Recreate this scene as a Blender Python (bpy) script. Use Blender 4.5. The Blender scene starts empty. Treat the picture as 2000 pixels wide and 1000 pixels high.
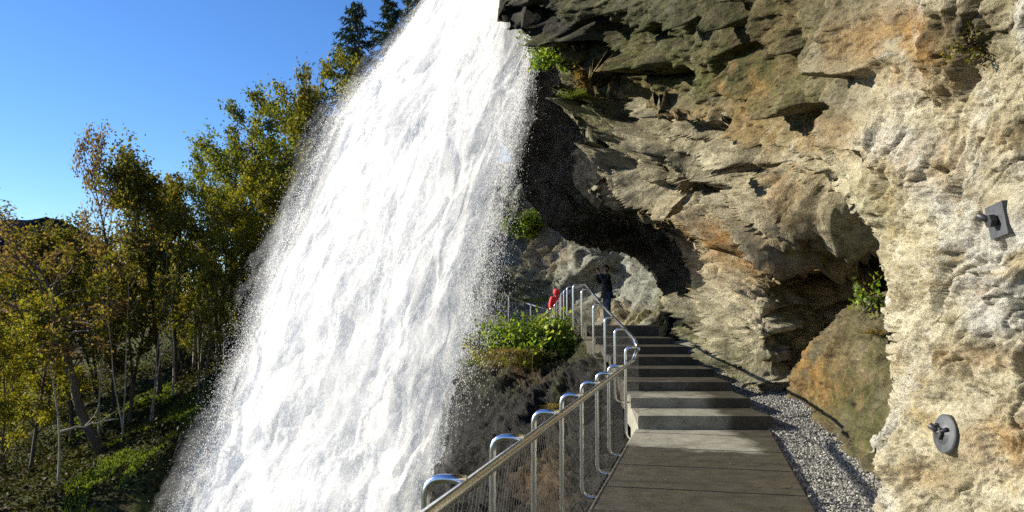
import bpy, bmesh, math, random
import numpy as np
from mathutils import Vector, Matrix

# ------------------------------------------------------------------ camera, world, sun, exposure
SC = bpy.context.scene
COL = SC.collection
F_PX, HOR, CAMZ = 1570.0, 599.0, 1.61            # focal length and horizon row in photo pixels, eye height
PITCH = math.atan((HOR - 500.0) / F_PX)
cam_d = bpy.data.cameras.new('camera'); cam_d.sensor_width = 36; cam_d.lens = 36 * F_PX / 2000
cam_d.clip_start = 0.05; cam_d.clip_end = 6000
cam = bpy.data.objects.new('camera', cam_d); COL.objects.link(cam)
cam.location = (0, 0, CAMZ); cam.rotation_euler = (math.pi / 2 + PITCH, 0, 0)
SC.camera = cam

SUN_EL, SUN_AZ = math.radians(22), math.radians(-77)   # azimuth from +Y, negative = left
world = bpy.data.worlds.new('World'); SC.world = world; world.use_nodes = True
wn = world.node_tree.nodes; wl = world.node_tree.links
sky = wn.new('ShaderNodeTexSky'); sky.sky_type = 'NISHITA'; sky.sun_disc = False
sky.sun_elevation = SUN_EL; sky.sun_rotation = SUN_AZ % (2 * math.pi)
sky.altitude = 0; sky.air_density = 1.0; sky.dust_density = 0.05; sky.ozone_density = 6.0
bg = wn['Background']; bg.inputs['Strength'].default_value = 0.088
hs = wn.new('ShaderNodeHueSaturation'); hs.inputs['Saturation'].default_value = 1.10; hs.inputs['Hue'].default_value = .508
wl.new(sky.outputs['Color'], hs.inputs['Color']); wl.new(hs.outputs['Color'], bg.inputs['Color'])
sun_d = bpy.data.lights.new('sun', 'SUN'); sun_d.energy = 5.0; sun_d.angle = math.radians(0.5); sun_d.color = (1, 0.92, 0.74)
sun = bpy.data.objects.new('sun', sun_d); COL.objects.link(sun)
SUNV = Vector((math.sin(SUN_AZ) * math.cos(SUN_EL), math.cos(SUN_AZ) * math.cos(SUN_EL), math.sin(SUN_EL)))
sun.rotation_euler = (-SUNV).to_track_quat('-Z', 'Y').to_euler(); sun.location = (-20, 5, 20)
vs = SC.view_settings; vs.view_transform = 'Standard'; vs.look = 'None'; vs.gamma = 1; vs.exposure = 1.1
vs.use_curve_mapping = False
cy = SC.cycles; cy.use_denoising = False; cy.max_bounces = 5; cy.diffuse_bounces = 3; cy.glossy_bounces = 2
cy.transmission_bounces = 4; cy.transparent_max_bounces = 14; cy.sample_clamp_indirect = 1.0; cy.blur_glossy = 1.0

rnd = random.Random(5)
rng = np.random.default_rng(11)

# ------------------------------------------------------------------ helpers
CP, SP = math.cos(PITCH), math.sin(PITCH)
def P(px, py, Y):
    """photo pixel + distance along +Y -> point"""
    px = np.asarray(px, float); py = np.asarray(py, float); Y = np.asarray(Y, float)
    a = (px - 1000) / F_PX; b = (500 - py) / F_PX
    k = Y / (CP - b * SP)
    return np.stack([a * k, Y + 0 * k, CAMZ + k * (SP + b * CP)], -1)

def mesh_np(name, v, f, smooth=True):
    """f: (n,3) or (n,4) int array, or list of such"""
    fl = f if isinstance(f, list) else [f]
    fl = [np.asarray(x, np.int32) for x in fl if len(x)]
    me = bpy.data.meshes.new(name)
    v = np.asarray(v, np.float32)
    me.vertices.add(len(v)); me.vertices.foreach_set('co', v.ravel())
    nl = sum(x.size for x in fl); nf = sum(len(x) for x in fl)
    me.loops.add(nl); me.polygons.add(nf)
    me.loops.foreach_set('vertex_index', np.concatenate([x.ravel() for x in fl]))
    tot = np.concatenate([np.full(len(x), x.shape[1], np.int32) for x in fl])
    st = np.concatenate([[0], np.cumsum(tot)[:-1]]).astype(np.int32)
    me.polygons.foreach_set('loop_start', st)
    try: me.polygons.foreach_set('loop_total', tot)
    except Exception: pass
    me.polygons.foreach_set('use_smooth', np.full(nf, smooth, bool))
    me.update(calc_edges=True)
    return me

def fattr(me, name, arr):
    a = me.attributes.new(name, 'FLOAT', 'POINT'); a.data.foreach_set('value', np.asarray(arr, np.float32).ravel())

def link(name, me, mat=None, parent=None, **props):
    o = bpy.data.objects.new(name, me); COL.objects.link(o)
    if mat is not None and me is not None and not me.materials: me.materials.append(mat)
    if parent is not None: o.parent = parent
    for k, val in props.items():
        if val is not None: o[k] = val
    return o

def thing(name, label, cat, loc=(0, 0, 0), group=None, rz=0):
    o = bpy.data.objects.new(name, None); COL.objects.link(o)
    o.location = loc; o.rotation_euler = (0, 0, rz); o.empty_display_size = 0.2
    o['label'] = label; o['category'] = cat
    if group: o['group'] = group
    return o

class MB:
    """collects pieces of geometry, builds one mesh"""
    def __init__(s): s.v = []; s.q = []; s.t = []; s.n = 0
    def add(s, v, q=None, t=None):
        v = np.asarray(v, float)
        if q is not None and len(q): s.q.append(np.asarray(q, np.int64) + s.n)
        if t is not None and len(t): s.t.append(np.asarray(t, np.int64) + s.n)
        s.v.append(v); s.n += len(v)
    def tube(s, pts, rad, sides=8, cap=True):
        pts = np.asarray(pts, float); n = len(pts)
        rad = np.full(n, rad) if np.isscalar(rad) else np.asarray(rad, float)
        tan = np.gradient(pts, axis=0); tan /= np.linalg.norm(tan, axis=1)[:, None] + 1e-9
        u = np.cross(tan[0], (0, 0, 1) if abs(tan[0][2]) < .9 else (1, 0, 0)); u /= np.linalg.norm(u)
        ang = np.linspace(0, 2 * np.pi, sides, endpoint=False)
        V = np.empty((n, sides, 3))
        for i in range(n):
            u = u - tan[i] * u.dot(tan[i]); u /= np.linalg.norm(u) + 1e-9
            w = np.cross(tan[i], u)
            V[i] = pts[i] + rad[i] * (np.cos(ang)[:, None] * u + np.sin(ang)[:, None] * w)
        i = np.arange(n - 1)[:, None] * sides; j = np.arange(sides)[None]; k = (j + 1) % sides
        Q = np.stack([i + j, i + k, i + sides + k, i + sides + j], -1).reshape(-1, 4)
        V = V.reshape(-1, 3); T = []
        if cap and sides > 2:
            a = np.arange(1, sides - 1)
            T = np.concatenate([np.stack([0 * a, a + 1, a], -1), np.stack([0 * a, a, a + 1], -1) + (n - 1) * sides])
        s.add(V, Q, T)
    def prism(s, poly, z0, z1, bev=0.0):
        """poly: list of (x,y) counter-clockwise; z0, z1 scalars or per-corner lists"""
        n = len(poly); poly = np.asarray(poly, float)
        z0 = np.broadcast_to(z0, n); z1 = np.broadcast_to(z1, n)
        rings = [np.c_[poly, z0]]
        if bev > 0:
            c = poly.mean(0); d = poly - c; ln = np.linalg.norm(d, axis=1)[:, None]
            rings += [np.c_[poly, z1 - bev], np.c_[poly - d / ln * bev * 1.4, z1]]
        else: rings += [np.c_[poly, z1]]
        V = np.concatenate(rings); Q = []
        for r in range(len(rings) - 1):
            for i in range(n):
                j = (i + 1) % n; Q.append((r * n + i, r * n + j, (r + 1) * n + j, (r + 1) * n + i))
        base = len(s.v); top = (len(rings) - 1) * n
        T = [(top, top + i, top + i + 1) for i in range(1, n - 1)] + [(0, i + 1, i) for i in range(1, n - 1)]
        s.add(V, Q, T)
    def box(s, c, d, rot=None):
        c = np.asarray(c, float); d = np.asarray(d, float) / 2
        V = np.array([[x, y, z] for z in (-1, 1) for y in (-1, 1) for x in (-1, 1)], float) * d
        if rot is not None: V = V @ np.array(rot).T
        s.add(V + c, [(0, 2, 3, 1), (4, 5, 7, 6), (0, 1, 5, 4), (2, 6, 7, 3), (0, 4, 6, 2), (1, 3, 7, 5)])
    def mesh(s, name, smooth=True):
        v = np.concatenate(s.v); f = []
        if s.q: f.append(np.concatenate(s.q))
        if s.t: f.append(np.concatenate(s.t))
        return mesh_np(name, v, f, smooth)
    def build(s, name, mat, parent=None, smooth=True, **props):
        return link(name, s.mesh(name, smooth), mat, parent, **props)

_p = np.random.default_rng(3).permutation(256); _PERM = np.concatenate([_p, _p, _p])
_GR = np.random.default_rng(4).normal(size=(256, 3)); _GR /= np.linalg.norm(_GR, axis=1)[:, None]
def perlin(p):
    p = np.asarray(p, float); i = np.floor(p).astype(np.int64); f = p - i; i &= 255
    w = f * f * f * (f * (f * 6 - 15) + 10)
    out = 0
    for dx in (0, 1):
        wx = w[..., 0] if dx else 1 - w[..., 0]
        for dy in (0, 1):
            wy = w[..., 1] if dy else 1 - w[..., 1]
            for dz in (0, 1):
                wz = w[..., 2] if dz else 1 - w[..., 2]
                h = _PERM[_PERM[_PERM[(i[..., 0] + dx) & 255] + ((i[..., 1] + dy) & 255)] + ((i[..., 2] + dz) & 255)]
                g = _GR[h]
                out = out + wx * wy * wz * (g[..., 0] * (f[..., 0] - dx) + g[..., 1] * (f[..., 1] - dy) + g[..., 2] * (f[..., 2] - dz))
    return out * 1.6
def fbm(p, o=5, g=.5, l=2.03):
    a, s, r = 1, 0, 0
    for k in range(o): s = s + a * perlin(p * l ** k + 17.3 * k); r += a; a *= g
    return s / r
def ridged(p, o=4, g=.5, l=2.1):
    a, s, r = 1, 0, 0
    for k in range(o): s = s + a * (1 - np.abs(perlin(p * l ** k + 7.7 * k)) * 2); r += a; a *= g
    return s / r
def terr(x, k=3):
    fl = np.floor(x); f = x - fl
    return fl + f ** k / (f ** k + (1 - f) ** k + 1e-9)
def sstep(a, b, x):
    t = np.clip((x - a) / (b - a), 0, 1); return t * t * (3 - 2 * t)

# ------------------------------------------------------------------ materials
def new_mat(name):
    m = bpy.data.materials.new(name); m.use_nodes = True
    nt = m.node_tree; b = nt.nodes['Principled BSDF']; return m, nt, b
class NT:
    def __init__(s, nt): s.nt = nt; s.tc = None
    def n(s, t, **kw):
        x = s.nt.nodes.new(t)
        for k, v in kw.items():
            if k.startswith('i_'):
                x.inputs[k[2:].replace('_', ' ')].default_value = v
            else: setattr(x, k, v)
        return x
    def l(s, a, b): s.nt.links.new(a, b)
    def coord(s, scale=(1, 1, 1), rot=(0, 0, 0), which='Object'):
        if s.tc is None: s.tc = s.n('ShaderNodeTexCoord')
        mp = s.n('ShaderNodeMapping'); mp.inputs['Scale'].default_value = scale; mp.inputs['Rotation'].default_value = rot
        s.l(s.tc.outputs[which], mp.inputs['Vector']); return mp.outputs['Vector']
    def noise(s, scale, detail=6, rough=.55, vec=None, dist=0):
        x = s.n('ShaderNodeTexNoise'); x.inputs['Scale'].default_value = scale; x.inputs['Detail'].default_value = detail
        x.inputs['Roughness'].default_value = rough; x.inputs['Distortion'].default_value = dist
        s.l(vec if vec is not None else s.coord(), x.inputs['Vector']); return x.outputs['Fac']
    def ramp(s, fac, stops):
        r = s.n('ShaderNodeValToRGB'); e = r.color_ramp.elements
        while len(e) < len(stops): e.new(.5)
        for q, (pos, c) in zip(e, stops):
            q.position = pos; q.color = (*c, 1) if isinstance(c, tuple) else (c, c, c, 1)
        s.l(fac, r.inputs['Fac']); return r.outputs['Color']
    def mix(s, fac, a, b, mode='MIX'):
        m = s.n('ShaderNodeMix', data_type='RGBA', blend_type=mode)
        for sock, val in ((m.inputs[0], fac), (m.inputs[6], a), (m.inputs[7], b)):
            if isinstance(val, tuple): sock.default_value = (*val, 1)
            elif isinstance(val, (int, float)): sock.default_value = val
            else: s.l(val, sock)
        return m.outputs[2]
    def math(s, op, a, b=0.0, c=None, clamp=False):
        m = s.n('ShaderNodeMath', operation=op, use_clamp=clamp)
        for i, val in enumerate((a, b, c)):
            if val is None: continue
            if isinstance(val, (int, float)): m.inputs[i].default_value = val
            else: s.l(val, m.inputs[i])
        return m.outputs[0]
    def attr(s, name): return s.n('ShaderNodeAttribute', attribute_name=name).outputs['Fac']
    def bump(s, h, strength, dist, bsdf, prev=None):
        b = s.n('ShaderNodeBump'); b.inputs['Strength'].default_value = strength; b.inputs['Distance'].default_value = dist
        s.l(h, b.inputs['Height'])
        if prev is not None: s.l(prev, b.inputs['Normal'])
        if bsdf is not None: s.l(b.outputs['Normal'], bsdf.inputs['Normal'])
        return b.outputs['Normal']

def rock_mat(name, light, mid, dark, bump=.05, fine=26, wet=0.0, brown=(.15, .135, .085), patches=False):
    m, nt, b = new_mat(name); N = NT(nt); k = fine / 28.0
    n1 = N.noise(.9, 9, .62, N.coord((1, 1, 1), (.4, .5, .2)), .6)
    n2 = N.noise(3.6 * k ** .5, 11, .68, N.coord((1, .42, 1.7), (.5, .3, .4)), .5)
    n3 = N.noise(fine, 7, .7); n4 = N.noise(9.5 * k, 10, .7, N.coord((1.1, .5, 1.5), (.7, .2, .5)), .3)
    c = N.ramp(n2, [(.32, dark), (.44, mid), (.56, light), (.74, tuple(min(1, x * 1.22) for x in light))])
    c = N.mix(N.math('MULTIPLY', N.ramp(n1, [(.42, 0.0), (.66, 1.0)]), .5), c, mid)
    if patches:
        c = N.mix(N.math('MULTIPLY', N.ramp(N.noise(.75, 7, .6, N.coord((1, .7, 1), (.9, .1, .3))), [(.50, 0.0), (.60, 1.0)]), .75), c, N.ramp(n4, [(.3, (.36, .36, .33)), (.6, (.74, .735, .69))]))
        c = N.mix(N.math('MULTIPLY', N.ramp(N.noise(1.2, 8, .65, N.coord((1, .6, 1.3), (.2, .8, .6))), [(.53, 0.0), (.62, 1.0)]), .7), c, N.ramp(n4, [(.3, (.22, .15, .06)), (.6, (.58, .45, .22))]))
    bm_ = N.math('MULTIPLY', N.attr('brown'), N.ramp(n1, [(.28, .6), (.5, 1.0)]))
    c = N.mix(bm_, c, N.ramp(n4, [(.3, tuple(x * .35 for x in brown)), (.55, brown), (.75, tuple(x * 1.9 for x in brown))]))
    # ochre, moss and damp stains; the last mask also holds painted shade
    om = N.math('MULTIPLY', N.attr('ochre'), N.ramp(N.noise(2.4, 9, .68), [(.34, 0.0), (.5, 1.0)]))
    c = N.mix(om, c, N.ramp(n4, [(.3, (.12, .055, .015)), (.5, (.34, .18, .05)), (.7, (.56, .36, .13))]))
    mm = N.math('MULTIPLY', N.attr('moss'), N.ramp(N.noise(4.5, 9, .72), [(.36, 0.0), (.54, 1.0)]))
    c = N.mix(mm, c, N.ramp(n4, [(.3, (.025, .03, .006)), (.7, (.15, .155, .04))]))
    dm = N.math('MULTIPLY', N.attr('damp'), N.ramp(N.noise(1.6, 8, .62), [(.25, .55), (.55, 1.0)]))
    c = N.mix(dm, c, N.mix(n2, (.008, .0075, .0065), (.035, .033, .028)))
    # small dark pits and pale flecks
    pit = N.ramp(n4, [(.34, .28), (.43, 1.0)]); c = N.mix(.8, c, pit, 'MULTIPLY')
    sp = N.ramp(n3, [(.32, .5), (.5, 1.0), (.7, 1.2)]); c = N.mix(.7, c, sp, 'MULTIPLY')
    N.l(c, b.inputs['Base Color'])
    r = N.math('SUBTRACT', .9 - wet * .45, N.math('MULTIPLY', dm, .08)); N.l(r, b.inputs['Roughness'])
    b.inputs['Specular IOR Level'].default_value = .3
    p = N.bump(n2, .8, bump * 3.0, None); p = N.bump(n4, 1.0, bump * 1.5, None, p)
    N.bump(n3, .8, bump * .5, b, p)
    return m

def simple_mat(name, col, rough=.6, metal=0.0, var=0.0, scale=8, bump=0.0):
    m, nt, b = new_mat(name); N = NT(nt)
    if var:
        n = N.noise(scale, 6, .6)
        N.l(N.ramp(n, [(.3, tuple(x * (1 - var) for x in col)), (.7, tuple(min(1, x * (1 + var)) for x in col))]), b.inputs['Base Color'])
        if bump: N.bump(n, .5, bump, b)
    else: b.inputs['Base Color'].default_value = (*col, 1)
    b.inputs['Roughness'].default_value = rough; b.inputs['Metallic'].default_value = metal
    return m

def leaf_mat(name, stops, trans=.45):
    m, nt, b = new_mat(name); N = NT(nt)
    g = N.n('ShaderNodeNewGeometry')
    c = N.ramp(g.outputs['Random Per Island'], stops)
    big = N.ramp(N.noise(.35, 3, .5, N.coord(which='Object')), [(.3, .6), (.7, 1.25)])
    c = N.mix(1.0, c, big, 'MULTIPLY')
    out = nt.nodes['Material Output']
    d = N.n('ShaderNodeBsdfDiffuse'); t = N.n('ShaderNodeBsdfTranslucent'); mx = N.n('ShaderNodeMixShader')
    gl = N.n('ShaderNodeBsdfGlossy'); gl.inputs['Roughness'].default_value = .45; gl.inputs['Color'].default_value = (1, 1, 1, 1)
    mx2 = N.n('ShaderNodeMixShader'); mx2.inputs[0].default_value = .012
    N.l(c, d.inputs['Color']); N.l(N.mix(1.0, c, (1.3, 1.35, .7), 'MULTIPLY'), t.inputs['Color'])
    mx.inputs[0].default_value = trans
    N.l(d.outputs[0], mx.inputs[1]); N.l(t.outputs[0], mx.inputs[2])
    N.l(mx.outputs[0], mx2.inputs[1]); N.l(gl.outputs[0], mx2.inputs[2]); N.l(mx2.outputs[0], out.inputs['Surface'])
    nt.nodes.remove(b)
    return m

M = {}
M['rock_near'] = rock_mat('pale_schist', (.66, .61, .45), (.46, .405, .27), (.19, .15, .085), .06, 30, patches=True)
M['rock_mid'] = rock_mat('ledge_schist', (.60, .54, .38), (.33, .295, .20), (.11, .095, .06), .08, 16)
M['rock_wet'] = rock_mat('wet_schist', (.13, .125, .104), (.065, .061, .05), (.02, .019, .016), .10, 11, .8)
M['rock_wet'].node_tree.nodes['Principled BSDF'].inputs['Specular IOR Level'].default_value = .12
M['rock_far'] = rock_mat('grey_schist', (.31, .32, .285), (.21, .215, .185), (.07, .068, .052), .14, 7)
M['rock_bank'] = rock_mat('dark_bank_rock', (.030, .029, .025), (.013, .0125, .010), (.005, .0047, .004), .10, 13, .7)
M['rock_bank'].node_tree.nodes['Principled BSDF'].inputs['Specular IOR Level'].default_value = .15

def concrete_mat():
    m, nt, b = new_mat('damp_concrete'); N = NT(nt)
    n1 = N.noise(5, 9, .65); n2 = N.noise(60, 5, .7)
    dry = N.ramp(n1, [(.3, (.18, .172, .14)), (.7, (.32, .308, .255))])
    wet = N.ramp(n1, [(.3, (.032, .029, .022)), (.7, (.078, .070, .054))])
    sep = N.n('ShaderNodeSeparateXYZ'); N.l(N.coord(), sep.inputs[0])
    x, y = sep.outputs[0], sep.outputs[1]
    wob = N.math('MULTIPLY', N.math('SUBTRACT', N.noise(2.2, 5, .6), .5), 1.3)
    # dry band between the foot of the stairs and a slanting edge, damp along the wall side and higher up
    a = N.math('SUBTRACT', y, N.math('SUBTRACT', 10.2, N.math('MULTIPLY', x, .55)))
    a = N.math('ADD', a, wob)
    d1 = N.math('MULTIPLY', a, 3.5, clamp=True)
    e = N.math('SUBTRACT', 2.9, x); e = N.math('ADD', e, N.math('MULTIPLY', wob, .55))
    d2 = N.math('MULTIPLY', e, 4.5, clamp=True)
    g = N.math('SUBTRACT', 12.6, y); g = N.math('ADD', g, wob); d3 = N.math('MULTIPLY', g, 1.2, clamp=True)
    f = N.math('MULTIPLY', N.math('MULTIPLY', d1, d2), d3)
    c = N.mix(f, wet, dry)
    c = N.mix(.55, c, N.ramp(n2, [(.3, .6), (.6, 1.1)]), 'MULTIPLY')
    mo = N.ramp(N.noise(3.3, 6, .6), [(.55, 0.0), (.7, .5)]); c = N.mix(mo, c, (.075, .06, .025))
    N.l(c, b.inputs['Base Color']); N.l(N.math('ADD', N.math('MULTIPLY', f, .25), .62), b.inputs['Roughness'])
    b.inputs['Specular IOR Level'].default_value = .25
    N.bump(n2, .35, .01, b, N.bump(n1, .3, .02, None))
    return m
M['concrete'] = concrete_mat()
M['steel'] = simple_mat('brushed_steel', (.78, .79, .82), .22, 1.0, .12, 30)
M['wire'] = simple_mat('steel_wire', (.10, .10, .10), .55, .6)
M['galv'] = simple_mat('galvanised_steel', (.075, .08, .09), .55, .4, .3, 18)
M['iron'] = simple_mat('dark_iron', (.05, .05, .055), .5, .6)
M['bark'] = simple_mat('bark', (.075, .06, .045), .9, 0, .5, 6, .03)
M['bark_pale'] = simple_mat('pale_bark', (.30, .27, .23), .85, 0, .45, 7, .02)
M['leaf_green'] = leaf_mat('green_leaf', [(0, (.065, .09, .012)), (.5, (.135, .16, .02)), (1, (.26, .235, .03))], .5)
M['leaf_yellow'] = leaf_mat('yellow_leaf', [(0, (.085, .10, .012)), (.5, (.19, .18, .02)), (1, (.33, .27, .028))], .5)
M['leaf_olive'] = leaf_mat('olive_leaf', [(0, (.06, .068, .012)), (.6, (.14, .13, .02)), (1, (.27, .20, .03))], .5)
M['leaf_rust'] = leaf_mat('rust_leaf', [(0, (.13, .075, .035)), (.6, (.21, .13, .05)), (1, (.30, .22, .06))], .5)
M['needle'] = leaf_mat('spruce_needle', [(0, (.014, .026, .012)), (.6, (.028, .045, .018)), (1, (.05, .062, .018))], .2)
M['leaf_fresh'] = leaf_mat('fresh_leaf', [(0, (.07, .13, .015)), (.6, (.17, .26, .03)), (1, (.36, .36, .045))], .5)
M['grass_dry'] = leaf_mat('dry_grass', [(0, (.11, .08, .025)), (.6, (.20, .14, .04)), (1, (.22, .18, .06))], .3)
M['grass'] = leaf_mat('green_grass', [(0, (.045, .07, .010)), (.6, (.11, .15, .02)), (1, (.22, .24, .035))], .4)
def ground_mat():
    m, nt, b = new_mat('forest_floor'); N = NT(nt)
    n1 = N.noise(.35, 7, .6); n2 = N.noise(5, 7, .65)
    c = N.mix(N.math('MULTIPLY', N.ramp(n1, [(.4, 0.0), (.6, 1.0)]), .8), N.ramp(n2, [(.3, (.02, .016, .009)), (.7, (.06, .045, .022))]),
              N.ramp(n2, [(.3, (.025, .04, .008)), (.7, (.085, .11, .02))]))
    N.l(c, b.inputs['Base Color']); b.inputs['Roughness'].default_value = 1
    b.inputs['Specular IOR Level'].default_value = .1
    N.bump(n2, .8, .25, b); return m
M['ground'] = ground_mat()
M['ridge'] = simple_mat('distant_forest', (.014, .018, .024), 1, 0, .6, .03); M['ridge'].node_tree.nodes['Principled BSDF'].inputs['Specular IOR Level'].default_value = 0

# ------------------------------------------------------------------ rock sheets: real surfaces with depth, built from where the rock stands
def tps(ctrl):
    c = np.array(ctrl, float); X = c[:, :2] / 400.0; w = 1.0 / c[:, 2]; n = len(c)
    d = np.linalg.norm(X[:, None] - X[None], axis=2); K = np.where(d > 0, d * d * np.log(d + 1e-12), 0) + np.eye(n) * 2e-3
    Pm = np.c_[np.ones(n), X]; A = np.block([[K, Pm], [Pm.T, np.zeros((3, 3))]])
    s = np.linalg.solve(A, np.r_[w, 0, 0, 0])
    def ev(px, py):
        q = np.stack([px, py], -1).reshape(-1, 2) / 400.0; out = np.empty(len(q))
        for i in range(0, len(q), 40000):
            z = q[i:i + 40000]; d = np.linalg.norm(z[:, None] - X[None], axis=2)
            out[i:i + 40000] = np.where(d > 0, d * d * np.log(d + 1e-12), 0) @ s[:n] + s[n] + z @ s[n + 1:]
        return 1.0 / np.clip(out, 1 / 60., 1 / 2.2).reshape(np.shape(px))
    return ev

def nearest_on_poly(px, py, poly):
    poly = np.array(poly, float); best = np.full(px.shape, 1e9); bx = px.copy(); by = py.copy(); ins = np.zeros(px.shape, bool)
    for a, b in zip(poly, np.roll(poly, -1, 0)):
        d = b - a; t = np.clip(((px - a[0]) * d[0] + (py - a[1]) * d[1]) / (d @ d + 1e-9), 0, 1)
        qx = a[0] + t * d[0]; qy = a[1] + t * d[1]; r = np.hypot(px - qx, py - qy)
        m = r < best; best[m] = r[m]; bx[m] = qx[m]; by[m] = qy[m]
        cr = (a[1] > py) != (b[1] > py)
        if a[1] != b[1]: ins ^= cr & (px < (b[0] - a[0]) * (py - a[1]) / (b[1] - a[1]) + a[0])
    return best, bx, by, ins

def gauss(px, py, spots):
    s = np.zeros(px.shape)
    for (x, y, rx, ry, a) in spots: s = s + a * np.exp(-((px - x) / rx) ** 2 - ((py - y) / ry) ** 2)
    return np.clip(s, 0, 1)

SHEETS = {}; SURF = {}
def surf(name, x, y, r=6):
    px, py, V, nr = SURF[name]; m = np.hypot(px - x, py - y) < r; n = nr[m].mean(0); return V[m].mean(0), n / np.linalg.norm(n)
def sheet(name, poly, ctrl, step, disp, mat, ochre=(), moss=(), damp=(), damp0=0.0, moss0=0.0, ochre0=0.0, brown=None, jag=9, back=9.0, margin=46, label_kind='structure'):
    poly = np.array(poly, float); lo = poly.min(0) - margin; hi = poly.max(0) + margin
    def axis(a, b, m): # fine inside the picture, coarse beyond it
        q = np.arange(a, b + step, step); return np.concatenate([np.arange(a, -40, step * 6), q[(q >= -40) & (q <= m + 40)], np.arange(m + 45, b + step * 6, step * 6)])
    xs = axis(lo[0], hi[0], 2000); ys = axis(lo[1], hi[1], 1000)
    px, py = np.meshgrid(xs, ys)
    jq = np.stack([px / 70., py / 70., 0 * px + len(name)], -1); jx = jag * 2.2 * fbm(jq, 5, .6); jy = jag * 2.2 * fbm(jq + 40, 5, .6)
    dist, bx, by, ins = nearest_on_poly(px + jx, py + jy, poly)
    bx = bx - jx; by = by - jy
    ev = tps(ctrl); SHEETS[name] = ev
    s = np.where(ins, 0, dist)
    ux = (px - bx) / (dist + 1e-6); uy = (py - by) / (dist + 1e-6)
    k = np.minimum(s * .22, 10)                        # the rim turns back behind itself
    qx = np.where(ins, px, bx - ux * k); qy = np.where(ins, py, by - uy * k)
    Y = ev(qx, qy); Y = Y + s * back * Y / F_PX
    V = P(qx, qy, Y)
    V0 = P(px, py, ev(np.where(ins, px, bx), np.where(ins, py, by)))
    gx = np.gradient(V0, xs, axis=1); gy = np.gradient(V0, ys, axis=0); nrm = np.cross(gy, gx)
    nrm /= np.linalg.norm(nrm, axis=2)[..., None] + 1e-9
    view = V - np.array([0, 0, CAMZ]); flip = (nrm * view).sum(2) > 0; nrm[flip] *= -1
    V = V + nrm * disp(np.where(ins[..., None], V, V * .75 + V0 * .25), px, py)[..., None] * (1 - .75 * sstep(0, 14, s))[..., None]
    SURF[name] = (px, py, V, nrm)
    keep = s < margin * .98
    idx = np.full(px.shape, -1); idx[keep] = np.arange(keep.sum())
    a, b, c, d = idx[:-1, :-1], idx[:-1, 1:], idx[1:, 1:], idx[1:, :-1]
    ok = (a >= 0) & (b >= 0) & (c >= 0) & (d >= 0)
    Q = np.stack([a[ok], d[ok], c[ok], b[ok]], -1)
    me = mesh_np(name, V[keep], Q)
    fattr(me, 'ochre', np.clip(gauss(px, py, ochre) + ochre0, 0, 1)[keep]); fattr(me, 'moss', np.clip(gauss(px, py, moss) + moss0, 0, 1)[keep])
    fattr(me, 'brown', np.clip(brown(px, py), 0, 1)[keep] if brown else np.zeros(keep.sum()))
    fattr(me, 'damp', np.clip(gauss(px, py, damp) + damp0, 0, 1)[keep])
    o = link(name, me, mat, kind=label_kind); return o

def rotm(ax, ang): return np.array(Matrix.Rotation(ang, 3, ax))
def aniso(V, t, along, across):
    """stretch noise space along unit direction t"""
    t = np.array(t, float); t /= np.linalg.norm(t); d = (V @ t)[..., None] * t
    return d * along + (V - d) * across

def crack(p, w=.07): return sstep(1 - w, 1.0, 1 - np.abs(perlin(p)))
BED = np.array((-.127, .443, -.887)); BEDW = np.array((.15, .6, .79))
def layers(x, sharp=.16):
    """saw-tooth ledges: each bed swells out and then breaks off under its edge"""
    f = x - np.floor(x); return np.where(f < 1 - sharp, (f / (1 - sharp)) ** 1.4, (1 - f) / sharp)
def disp_near(V, px, py):
    wall = sstep(1560, 1800, px + .35 * (py - 300))
    T1 = aniso(V + .25 * fbm(V * .9, 3)[..., None], (0, -.8, .6), .9, 3.4)
    T2 = aniso(V + .35 * fbm(V * .6, 3)[..., None], (.22, -.86, -.46), .38, 1.9)
    big = .38 * fbm(V * .45, 4); pat = sstep(-.15, .3, fbm(V * .8 + 6, 3))
    w = .10 * layers(V @ BEDW * 1.25 + 1.1 * fbm(V * .45 + 2, 4), .13) * (.3 + pat) + .09 * (terr(fbm(T1 * .28 + 1, 4, .55) * 5, 7) / 5) + .06 * ridged(T1, 5, .62) + .10 * (terr(fbm(T1 * .7 + 9, 5, .6) * 5, 5) / 5) + .045 * fbm(V * 7, 4, .7) - .10 * crack(T1 * .45, .05) * pat - .05 * crack(T1 * 1.1 + 5, .05) \
        + .06 * (terr(fbm(T1 * 2.3 + 4, 3) * 4, 5) / 4) + .05 * pat * layers(V @ BEDW * 5.5 + 1.6 * fbm(V * 1.1, 4))
    c = .18 * ridged(T2, 5, .62) + .24 * (terr(fbm(T2 * .6 + 3, 5, .6) * 5.5, 6) / 5.5) + .12 * fbm(V * 5, 4, .68) - .3 * crack(T2 * .5 + 2, .09) + .12 * (terr(fbm(V * 1.7 + 4, 4) * 5, 6) / 5) \
        + .48 * layers(V @ BED * 1.6 + .9 * fbm(V * .5, 4), .10) * (.35 + pat)
    sc = np.clip(V[..., 1] / 11, .4, 1.4)
    for ax, ay in ((1974, 428), (1871, 850)): w = w + (.16 - w) * np.exp(-(((px - ax) / 46) ** 4 + ((py - ay) / 52) ** 4))   # dressed flat under the anchors
    return big * (.35 + .65 * (1 - wall)) + w * wall + c * (1 - wall) * sc - .1
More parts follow.
